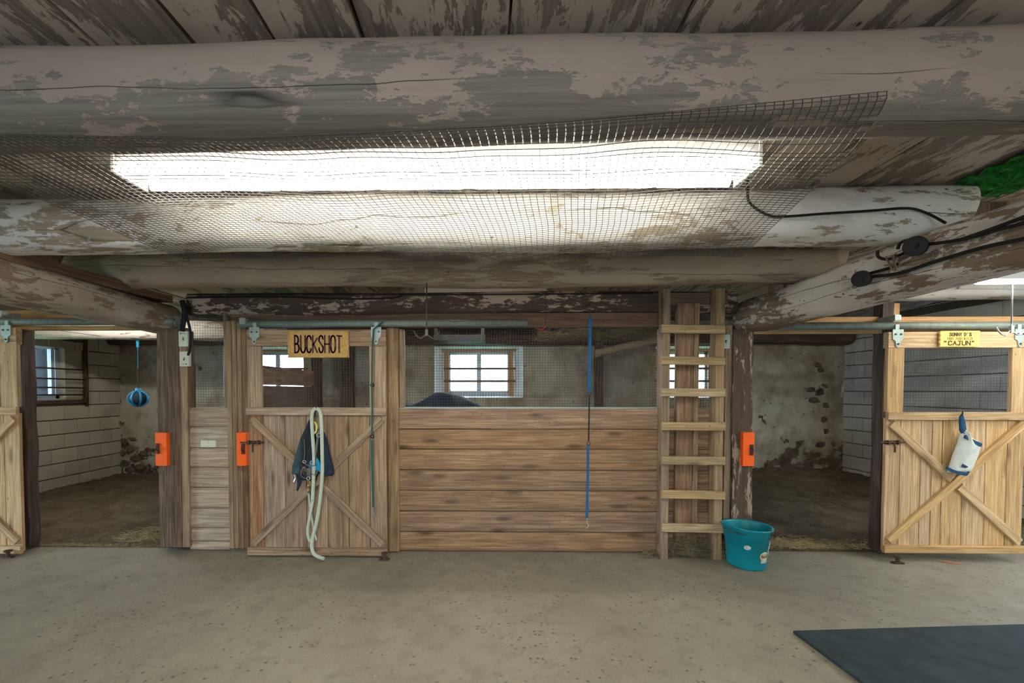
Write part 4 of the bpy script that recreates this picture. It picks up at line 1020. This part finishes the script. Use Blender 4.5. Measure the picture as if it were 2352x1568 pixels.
# ------------------------------------------------------------------ rubber mat
A = WZ(1822, 1448, .018); Bp = WZ(2352, 1433, .018); Cp = WZ(1985, 1568, .018)
u = (Bp-A).normalized(); v = (Cp-A).normalized(); P = [A, A+u*1.9, A+u*1.9+v*1.8, A+v*1.8]
mt = MB(); n = 4
e_ = .006
cen = (P[0]+P[2])/2
top = [p for p in P]; top2 = [p+(cen-p).normalized()*e_+Vector((0, 0, .003)) for p in P]; bot = [Vector((p.x, p.y, .003)) for p in P]
mt.add(bot+top+top2, [(3, 2, 1, 0)]+[(i, (i+1) % 4, (i+1) % 4+4, i+4) for i in range(4)]+[(i+4, (i+1) % 4+4, (i+1) % 4+8, i+8) for i in range(4)]+[(8, 9, 10, 11)])
tag(mt.build('rubber_mat', 'mat'), 'dark grey rubber mat on the concrete at the lower right', 'mat')

# ------------------------------------------------------------------ straps and hooks
def px_pts(lst, Y_): return [W(x, y, Y_) for x, y in lst]
st = empty('bungee_tie', W(1352, 690, 3.74), 'blue hanging bungee tie in front of the long board wall', 'tie strap')
Yt = 3.74
MB().ribbon(px_pts([(1356, 726), (1355, 800), (1354, 900)], Yt), .024, .004, (1, 0, 0)).build('upper_strap', 'blue', st)
MB().ribbon(px_pts([(1351, 1022), (1350, 1100), (1348, 1190)], Yt), [.020, .018, .022], .004, (1, 0, 0)).build('lower_strap', 'blue', st)
tag(MB().tube(px_pts([(1354, 908), (1353, 960), (1352, 1012)], Yt), .006, 8).build('cord', 'black', st), 'black elastic middle')
for x, y in ((1354, 904), (1352, 1018)):
    c = W(x, y, Yt); MB().tube([c+Vector((.014*math.cos(t*PI/5), 0, .014*math.sin(t*PI/5))) for t in range(10)], .0035, 6, closed=True).build('ring', 'rust', st)
c = W(1348, 1200, Yt); MB().tube([c+Vector((0, 0, .04)), c, c+Vector((.012, 0, -.02)), c+Vector((0, 0, -.05)), c+Vector((-.012, 0, -.03))], .005, 7).build('snap_hook', 'steel', st)
c = W(1356, 700, Yt); MB().tube([c+Vector((0, .2, .02)), c+Vector((0, .0, .01)), c+Vector((0, 0, -.1))], .004, 6).build('hook', 'rust', st)
st = empty('bungee_tie', W(855, 756, 3.75), 'dark green hanging bungee tie in front of the middle door', 'tie strap')
Yt = 3.735
MB().ribbon(px_pts([(854, 1010), (855, 1080), (857, 1165)], Yt), .016, .004, (1, 0, 0)).build('lower_strap', 'green', st)
tag(MB().tube(px_pts([(880, 738), (858, 756), (855, 800), (854, 882), (855, 940), (854, 1000)], Yt), .0065, 8).build('cord', 'green', st), 'dark green cord')
for y in (884, 1002):
    c = W(855, y, Yt); MB().tube([c+Vector((.012*math.cos(t*PI/5), 0, .014*math.sin(t*PI/5))) for t in range(10)], .005, 6, closed=True).build('ring', 'black', st)
c = W(857, 1172, Yt); MB().tube([c+Vector((0, 0, .03)), c, c+Vector((.01, 0, -.03)), c+Vector((0, 0, -.07)), c+Vector((-.01, 0, -.04))], .005, 7).build('snap_hook', 'galv', st)

def thook(px, ytop, ybot, Y_, label, mat, span, ztop):
    r = empty('tack_hook', W(px, ytop, Y_), label, 'hook')
    a = W(px, ytop, Y_); b_ = W(px, ybot, Y_); a.z = ztop
    MB().tube([a, b_], .005, 8).build('shank', mat, r, True)
    for sg_ in (-1, 1):
        pts = [b_+Vector((sg_*span*t, 0, -.05*math.sin(t*PI)+.015*t)) for t in [0, .2, .4, .6, .8, 1.0]]
        MB().tube(pts, .005, 8).build('arm', mat, r, True)
    MB().box(b_, (.02, .02, .05)).build('boss', mat, r)
    return r
thook(980, 664, 764, 3.45, 'thin double hook hanging in front of the long mesh, left end', 'wire_bright', .10, 2.24)
thook(2323, 690, 756, 3.42, 'shiny double hook hanging over the right door', 'steel', .11, CZ)
rp = MB().tube([W(1253, 672, 3.88), W(1253, 745, 3.88)], .0025, 5).build('hook_wire', 'rust'); tag(rp, 'thin rusty wire with a red end hanging at the header middle', 'wire')
MB().tube(px_pts([(1236, 755), (1246, 757), (1254, 748)], 3.88), .006, 6).build('red_tip', 'red', rp)

# ------------------------------------------------------------------ lead rope on the middle door
Yr = 3.735
rope = empty('lead_rope', W(726, 940, Yr), 'thick pale lead rope looped over the hook on the middle door', 'lead rope')
def crom(P, n=6):
    P = [Vector(p) for p in P]; out = []
    for i in range(len(P)-1):
        p0 = P[max(i-1, 0)]; p1 = P[i]; p2 = P[i+1]; p3 = P[min(i+2, len(P)-1)]
        for q in range(n):
            t = q/n; out.append(0.5*((2*p1)+(-p0+p2)*t+(2*p0-5*p1+4*p2-p3)*t*t+(-p0+3*p1-3*p2+p3)*t**3))
    out.append(P[-1]); return out
pp = [(709, 1135, 0), (711, 1150, 0), (714, 1180, -.005), (720, 1215, -.01)]
main_path = [(718, 1150, -.02), (720, 1100, -.028), (721, 1050, -.03), (718, 1000, -.03), (716, 965, -.03), (718, 945, -.02), (726, 938, -.01), (735, 945, -.02), (738, 970, -.03), (740, 1040, -.03), (740, 1090, -.03), (735, 1150, -.01), (727, 1200, -.01), (718, 1235, -.01), (716, 1255, -.02), (722, 1272, -.04), (736, 1280, -.07), (744, 1282, -.09)]
MB().tube(crom([W(x, y, Yr+d) for x, y, d in main_path]), .0145, 10).build('rope', 'rope', rope, True)
MB().tube(crom([W(x, y, Yr+.005+d) for x, y, d in [(709, 1132, 0), (712, 1160, 0), (716, 1190, 0), (722, 1222, 0), (727, 1240, 0)]]), .009, 8).build('rope_tail', 'rope', rope, True)
MB().tube(crom([W(x, y, Yr+d) for x, y, d in [(718, 1150, -.02), (712, 1185, -.01), (707, 1215, 0), (709, 1235, 0), (716, 1245, -.01)]]), .0125, 10).build('rope_loop', 'rope', rope, True)
c = W(709, 1115, Yr); 
sn = MB(); sn.tube([c+Vector((0, 0, -.06)), c+Vector((0, 0, -.02))], .010, 8).tube([c+Vector((0, 0, -.02)), c+Vector((.014, 0, .0)), c+Vector((.012, 0, .035)), c+Vector((0, 0, .045)), c+Vector((-.010, 0, .03))], .005, 8).box(c+Vector((0, 0, .0)), (.014, .014, .03))
sn.build('brass_snap', 'brass', rope, True)
dk = MB().tube([W(726, 936, 3.74), W(726, 936, 3.70), W(726, 930, 3.69)], .005, 7).build('coat_hook', 'rust'); tag(dk, 'small iron hook on the middle door rail holding the rope', 'hook')

# ------------------------------------------------------------------ cloth helper: panel from left/right pixel outlines
def cloth(name, rows, Y_, mat, parent, bulge=.03, fold=.008, thick=.012, nf=3.0, sd=0, n=12):
    """rows: (y, xl, xr) top to bottom; a puffy, folded closed shell"""
    mb = MB(); m_ = []
    # interpolate rows
    rr = []
    for i in range(len(rows)-1):
        for q in range(4):
            t = q/4; rr.append(tuple(rows[i][k]+(rows[i+1][k]-rows[i][k])*t for k in range(3)))
    rr.append(rows[-1])
    L = len(rr)
    for side in (0, 1):
        for i, (y, xl, xr) in enumerate(rr):
            for j in range(n+1):
                t = j/n; x = xl+(xr-xl)*t
                e = math.sin(PI*t)**.6*min(1, (i+.3)/2, (L-i-.7)/1.5+.1)
                d = bulge*e+fold*math.sin(t*nf*2*PI+i*.35+sd)*e+mnoise.noise(Vector((x*.06, y*.05, sd)))*fold*1.5*e
                p = W(x, y+2.0*math.sin(t*6+i*.3+sd)*min(1, (L-1-i)), Y_)
                if side == 0: p.y = Y_-d-thick*.5
                else: p.y = Y_+thick*.3
                mb.v.append(tuple(p))
    N1 = L*(n+1)
    for i in range(L-1):
        for j in range(n):
            a = i*(n+1)+j
            mb.f.append((a, a+1, a+n+2, a+n+1)); mb.f.append((N1+a, N1+a+n+1, N1+a+n+2, N1+a+1))
    for i in range(L-1):
        for j in (0, n):
            a = i*(n+1)+j; mb.f.append((a, a+n+1, N1+a+n+1, N1+a))
    for j in range(n):
        for i in (0, L-1):
            a = i*(n+1)+j; mb.f.append((a, N1+a, N1+a+1, a+1))
    return mb.build(name, mat, parent, True)
Yc = 3.755
hl = empty('halter_and_fly_mask', W(718, 945, Yc), 'bundle of dark halter and fly mask hanging behind the lead rope', 'tack')
cloth('dark_mesh_flap', [(962, 712, 716), (985, 700, 724), (1008, 690, 726), (1050, 688, 728), (1090, 684, 728), (1102, 690, 726)], Yc, 'char', hl, .035, .014, nf=2.2, sd=1)
cloth('teal_flap', [(1010, 690, 697), (1040, 681, 699), (1070, 672, 700), (1085, 670, 694), (1088, 674, 690)], Yc-.015, 'teal_cloth', hl, .02, .006, nf=1.2, sd=4)
cloth('navy_flap', [(985, 728, 742), (1008, 732, 752), (1040, 732, 757), (1075, 736, 766), (1088, 738, 768), (1092, 744, 762)], Yc-.005, 'navy', hl, .035, .008, nf=1.5, sd=8)
cloth('tail_strap', [(1085, 680, 690), (1100, 683, 692), (1115, 683, 690), (1126, 681, 685)], Yc, 'navy', hl, .012, .003, nf=.5, sd=2)
tag(cloth('cyan_patch', [(1050, 722, 727), (1060, 712, 734), (1068, 706, 738), (1076, 720, 738), (1082, 732, 736)], Yc-.035, 'cyan', hl, .012, .002, nf=.5, sd=5), 'bright cyan cloth patch')
MB().ribbon(crom(px_pts([(699, 1010), (700, 1040), (699, 1060), (706, 1068), (718, 1070), (728, 1066)], Yc-.06)), .022, .006, (.3, -1, .3)).build('cheek_strap', 'leather', hl)
MB().ribbon(crom(px_pts([(734, 985), (730, 1005), (725, 1040), (722, 1070)], Yc-.055)), .018, .006, (1, -.3, 0)).build('crown_strap', 'leather', hl)
MB().ribbon(crom(px_pts([(690, 1085), (696, 1076), (706, 1078), (712, 1088), (705, 1098), (694, 1094), (692, 1084), (700, 1080), (724, 1090), (730, 1078)], Yc-.055)), .022, .006, (.2, -1, .1)).build('nose_strap', 'leather', hl)
cloth('leather_pad', [(1072, 694, 728), (1085, 694, 730), (1100, 702, 724)], Yc-.03, 'leather', hl, .02, .008, nf=1.5, sd=3)
MB().ribbon(crom(px_pts([(722, 968), (727, 976), (726, 990), (721, 996)], Yc-.05)), .016, .005, (1, -.2, 0)).build('yellow_loop', 'sign_y', hl)
for x, y, rr in ((732, 999, .016), (699, 1060, .012), (716, 1062, .012), (708, 1098, .014)):
    c = W(x, y, Yc-.075); MB().tube([c+Vector((rr*math.cos(t*PI/6), 0, rr*math.sin(t*PI/6))) for t in range(12)], .0032, 6, closed=True).build('ring', 'steel', hl, True)
c = W(677, 1098, Yc-.02); MB().tube([c+Vector((0, 0, .03)), c+Vector((.008, 0, 0)), c+Vector((-.006, 0, -.03))], .006, 7).build('buckle', 'steel', hl)
MB().tube(px_pts([(726, 938), (722, 955), (716, 975)], Yc-.02), .006, 6).build('hanging_cord', 'char', hl)

# ------------------------------------------------------------------ white cloth on the right door
Yw = 3.745
fm = empty('fly_mask', W(2212, 950, Yw), 'offwhite cloth fly wrap with navy trim hanging on the right door', 'tack')
cloth('cloth_panel', [(985, 2206, 2214), (1000, 2203, 2224), (1020, 2198, 2252), (1045, 2188, 2244), (1070, 2180, 2234), (1084, 2176, 2226)], Yw, 'offwhite', fm, .035, .010, nf=1.3, sd=2)
cloth('strap', [(953, 2204, 2212), (970, 2203, 2216), (988, 2204, 2218), (1004, 2211, 2219)], Yw-.01, 'navy_trim', fm, .012, .003, nf=.6, sd=1)
MB().ribbon(crom(px_pts([(2216, 1002), (2230, 1011), (2254, 1022)], Yw-.03)), .026, .012, (0.3, 0, 1)).build('top_binding', 'navy_trim', fm)
MB().ribbon(crom(px_pts([(2174, 1074), (2190, 1082), (2208, 1087), (2222, 1088), (2222, 1076), (2210, 1068)], Yw-.035)), .024, .012, (0.2, -.3, 1)).build('bottom_binding', 'navy_trim', fm)
MB().tube([W(2211, 950, 3.765), W(2211, 950, 3.72), W(2211, 945, 3.71)], .005, 7).build('coat_hook', 'rust', fm)

# ------------------------------------------------------------------ things inside the stalls
ty = empty('stable_toy', W(318, 912, 5.6), 'blue plastic hanging ball toy on a cord in the left stall', 'toy')
c = W(318, 915, 5.6); rad = .108
tb = MB(); n = 20
pr = [(rad*math.cos(t), rad*.9*math.sin(t)) for t in [R(-80+160*i/12) for i in range(13)]]
tb.lathe([(rad*.93*math.cos(t), rad*.82*math.sin(t)) for t in [R(-88+176*i/12) for i in range(13)]], 20, c)
tb.build('core', 'navy', ty, True)
for q in range(7):
    a = 2*PI*q/7+.2
    MB().tube([c+Vector((math.cos(a)*rad*math.cos(R(t)), math.sin(a)*rad*math.cos(R(t)), rad*.88*math.sin(R(t)))) for t in range(-80, 81, 16)], .012, 6).build('rib', 'blue_toy', ty, True)
MB().disc(c+Vector((0, 0, rad*.75)), .035, .05, (0, 0, 1), 14, .025).build('neck', 'blue_toy', ty)
zt_ = CZ-.3
for i in range(9):
    z = c.z+rad*.75+.06+i*.026
    MB().tube([Vector((c.x, c.y, z))+Vector((.010*math.cos(t*PI/4)*(i % 2), .010*math.cos(t*PI/4)*(1-i % 2), .016*math.sin(t*PI/4))) for t in range(8)], .003, 5, closed=True).build('chain_link', 'rust', ty)
z = c.z+rad*.75+.06+9*.026
MB().tube([(c.x, c.y, z), (c.x+.004, c.y, 2.1)], .0035, 5).build('cord', 'blue_toy', ty)
MB().box((c.x+.004, c.y, 2.0), (.03, .01, .1)).build('tape', 'cyan', ty)

# partitions: left one seen through the middle door
pt = empty('stall_partition', (-2.2, 4.9, 0), 'brown board partition inside the stalls, left of the middle door view', 'partition')
board('panel', (-2.2, 4.02, .735), (-2.2, 5.8, .735), 1.45, .03, 'brown_wood', pt, nrm=(1, 0, 0))
board('panel', (-2.2, 4.02, 1.565), (-2.2, 5.8, 1.565), .19, .03, 'siding', pt, nrm=(1, 0, 0))
o = board('stall_post', (-2.2, 5.86, 0), (-2.2, 5.86, 2.4), .11, .11, 'dark_wood', None, jit=.004); tag(o, 'dark post at the end of the brown partition', 'post')
o = board('stall_post', (-2.16, 7.05, 0), (-2.16, 7.05, 2.2), .2, .12, 'dark_wood', None, jit=.006); tag(o, 'dark upright against the back wall, seen through the middle door mesh', 'post')
o = board('stall_post', (1.76, 7.05, 0), (1.76, 7.05, 2.2), .12, .12, 'dark_wood', None, jit=.006); tag(o, 'dark upright against the back wall, behind the blue tie', 'post')
pt = empty('stall_partition', (2.0, 5.5, 0), 'low board partition behind the ladder end of the board wall', 'partition')
for q in range(5): board('panel', (2.15, 4.1, .11+q*.21), (1.85, 7.0, .11+q*.21), .2, .03, 'brown_wood', pt, nrm=(-1, -.1, 0))

# blanket over a pole behind the mesh
bl = MB(); ny_, nx_ = 14, 26
x0, x1 = W(918, 930, 4.3).x, W(1128, 930, 4.3).x
for i in range(nx_+1):
    u = i/nx_; x = x0+(x1-x0)*u
    zz = [(0, 1.31), (.1, 1.275), (.22, 1.30), (.40, 1.395), (.52, 1.39), (.7, 1.345), (.85, 1.29), (1, 1.21)]
    for a, b_ in zip(zz, zz[1:]):
        if a[0] <= u <= b_[0]: zt = a[1]+(b_[1]-a[1])*(u-a[0])/(b_[0]-a[0])
    for j in range(ny_+1):
        t = -1+2*j/ny_; y = 4.35+.16*math.copysign(min(1, abs(t)*1.6), t)+.012*math.sin(u*22+t*3)
        z = zt-.02*t*t if abs(t) < .62 else zt-.012-(abs(t)-.62)*1.5
        bl.v.append((x, y, z+mnoise.noise(Vector((x*8, y*8, 0)))*.012))
for i in range(nx_):
    for j in range(ny_): bl.f.append((i*(ny_+1)+j, (i+1)*(ny_+1)+j, (i+1)*(ny_+1)+j+1, i*(ny_+1)+j+1))
o = bl.build('horse_blanket', 'navy', smooth=True)
md = o.modifiers.new('thickness', 'SOLIDIFY'); md.thickness = .012
tag(o, 'dark navy horse blanket heaped behind the long mesh, below the middle window', 'blanket')
rk = empty('blanket_rack', (-.4, 4.35, 0), 'wooden rack under the navy horse blanket, behind the board wall', 'rack')
board('rail', (x0-.05, 4.3, 1.17), (x1+.05, 4.3, 1.17), .08, .1, 'brown_wood', rk)
for sx in (x0+.05, x1-.05): board('leg', (sx, 4.31, 0.02), (sx, 4.31, 1.14), .07, .07, 'brown_wood', rk)

tr = empty('tray', W(1055, 765, 5.0), 'dark hanging tray under the stall ceiling, seen through the long mesh', 'tray')
a = W(997, 768, 5.0); b_ = W(1113, 768, 5.0); zb = W(1055, 781, 5.0).z
mb = MB(); cx = (a.x+b_.x)/2; L = b_.x-a.x
mb.box((cx, 5.0, zb+.03), (L, .012, .06)).box((cx, 5.3, zb+.03), (L, .012, .06)).box((cx, 5.15, zb+.004), (L, .3, .008))
for x in (a.x, b_.x): mb.box((x, 5.15, zb+.03), (.012, .3, .06))
mb.build('pan', 'black', tr)
for x in (a.x+.02, b_.x-.02): MB().box((x, 5.01, (zb+CZ)/2), (.035, .012, CZ-zb)).build('hanger', 'black', tr)

# ------------------------------------------------------------------ moss patch on the ceiling and old boards above the right girder
ms = MB(); n1, n2 = 40, 16
for i in range(n1+1):
    for j in range(n2+1):
        u = i/n1; v = j/n2; y = 2.60-u*.9
        xa = 2.50-.0*u; x = xa+v*.34+mnoise.noise(Vector((u*9, v*2, 1)))*.06*(1-v)
        ms.v.append((x, y, CZ-.012-.03*v+mnoise.noise(Vector((u*18, v*12, 0)))*.03))
for i in range(n1):
    for j in range(n2): ms.f.append((i*(n2+1)+j, (i+1)*(n2+1)+j, (i+1)*(n2+1)+j+1, i*(n2+1)+j+1))
tag(ms.build('green_growth', 'moss', smooth=False), 'vivid green patch of growth on the ceiling above the right girder', 'moss', kind='stuff')
for q, (x0_, x1_, mt_) in enumerate(((2205, 2228, 'dark_wood'), (2229, 2275, 'brown_wood'), (2276, 2312, 'dark_wood'), (2316, 2420, 'log_smooth'))):
    o = vb('packing_board', x0_, 395, x1_, 520, 2.75, .04, mt_, jit=.004)
    tag(o, ['blackish upright board at the cut end of the second ceiling log', 'brown upright board above the right girder below the green patch', 'dark narrow board above the right girder', 'grey worn board above the right girder at the photo edge'][q], 'board')
o = vb('packing_board', 1900, 578, 1922, 615, 3.62, .06, 'brown_wood'); tag(o, 'small brown block beside the third ceiling log end', 'board')

# ------------------------------------------------------------------ straw
def straw(name, label, spots, mat, r=.0012):
    mb = MB()
    for (cx, cy, cz, sx, sy, sz, n, ln) in spots:
        for _ in range(n):
            p = Vector((cx+max(-1.6*sx, min(1.6*sx, random.gauss(0, sx))), cy+max(-1.6*sy, min(1.6*sy, random.gauss(0, sy))), max(.004, cz+abs(random.gauss(0, sz)))))
            a = random.uniform(0, 2*PI); L = random.uniform(.4, 1)*ln; el = random.gauss(0, .25)
            d = Vector((math.cos(a), math.sin(a), el))*L/2; q = Vector((0, 0, random.uniform(-.2, .5)*L*.3))
            pts = [p-d, p+q, p+d]
            for k_ in pts: k_.z = max(k_.z, .003)
            mb.tube(pts, r, 3, False)
    return tag(mb.build(name, mat), label, 'straw', kind='stuff')
xr = W(1870, 1262, 4.05).x
straw('straw', 'pale loose straw along the threshold of the right stall', [(xr, 4.12, .02, .42, .07, .012, 1500, .07), (W(1790, 1250, 4.1).x, 4.16, .02, .2, .08, .015, 600, .08)], 'straw', .0014)
xl = W(330, 1250, 4.1).x
straw('straw', 'loose straw by the rough post in the left stall opening', [(xl, 4.2, .03, .16, .09, .03, 350, .14), (W(200, 1262, 4.0).x, 4.04, .004, .42, .02, .006, 500, .04)], 'straw', .0014)
xh = W(1590, 1250, 3.88).x
straw('hay', 'heap of dull hay on the floor behind the ladder foot', [(xh, 3.86, .02, .15, .03, .07, 1100, .13), (W(1500, 1268, 3.86).x, 3.86, .004, .05, .03, .02, 120, .1)], 'hay', .0013)
straw('straw', 'sparse straw bits on the aisle floor along the stall fronts', [(x_, 3.8, .003, .5, .1, .002, 90, .03) for x_ in (-2.5, -1, .3, 1.5, 3.8)], 'straw', .0011)
straw('hay', 'grey hay wisps hanging under the beam above the blue tie', [(W(1430, 775, 5.6).x, 5.6, 2.05, .28, .2, .08, 700, .2), (W(1300, 775, 5.6).x, 5.6, 2.06, .2, .2, .05, 300, .2)], 'hay', .0018)
straw('straw', 'straw lying along the stall bedding', [(x_, 5.4, .07, .95, .9, .02, 500, .08) for x_ in (-4.1, 3.9)], 'hay', .0015)
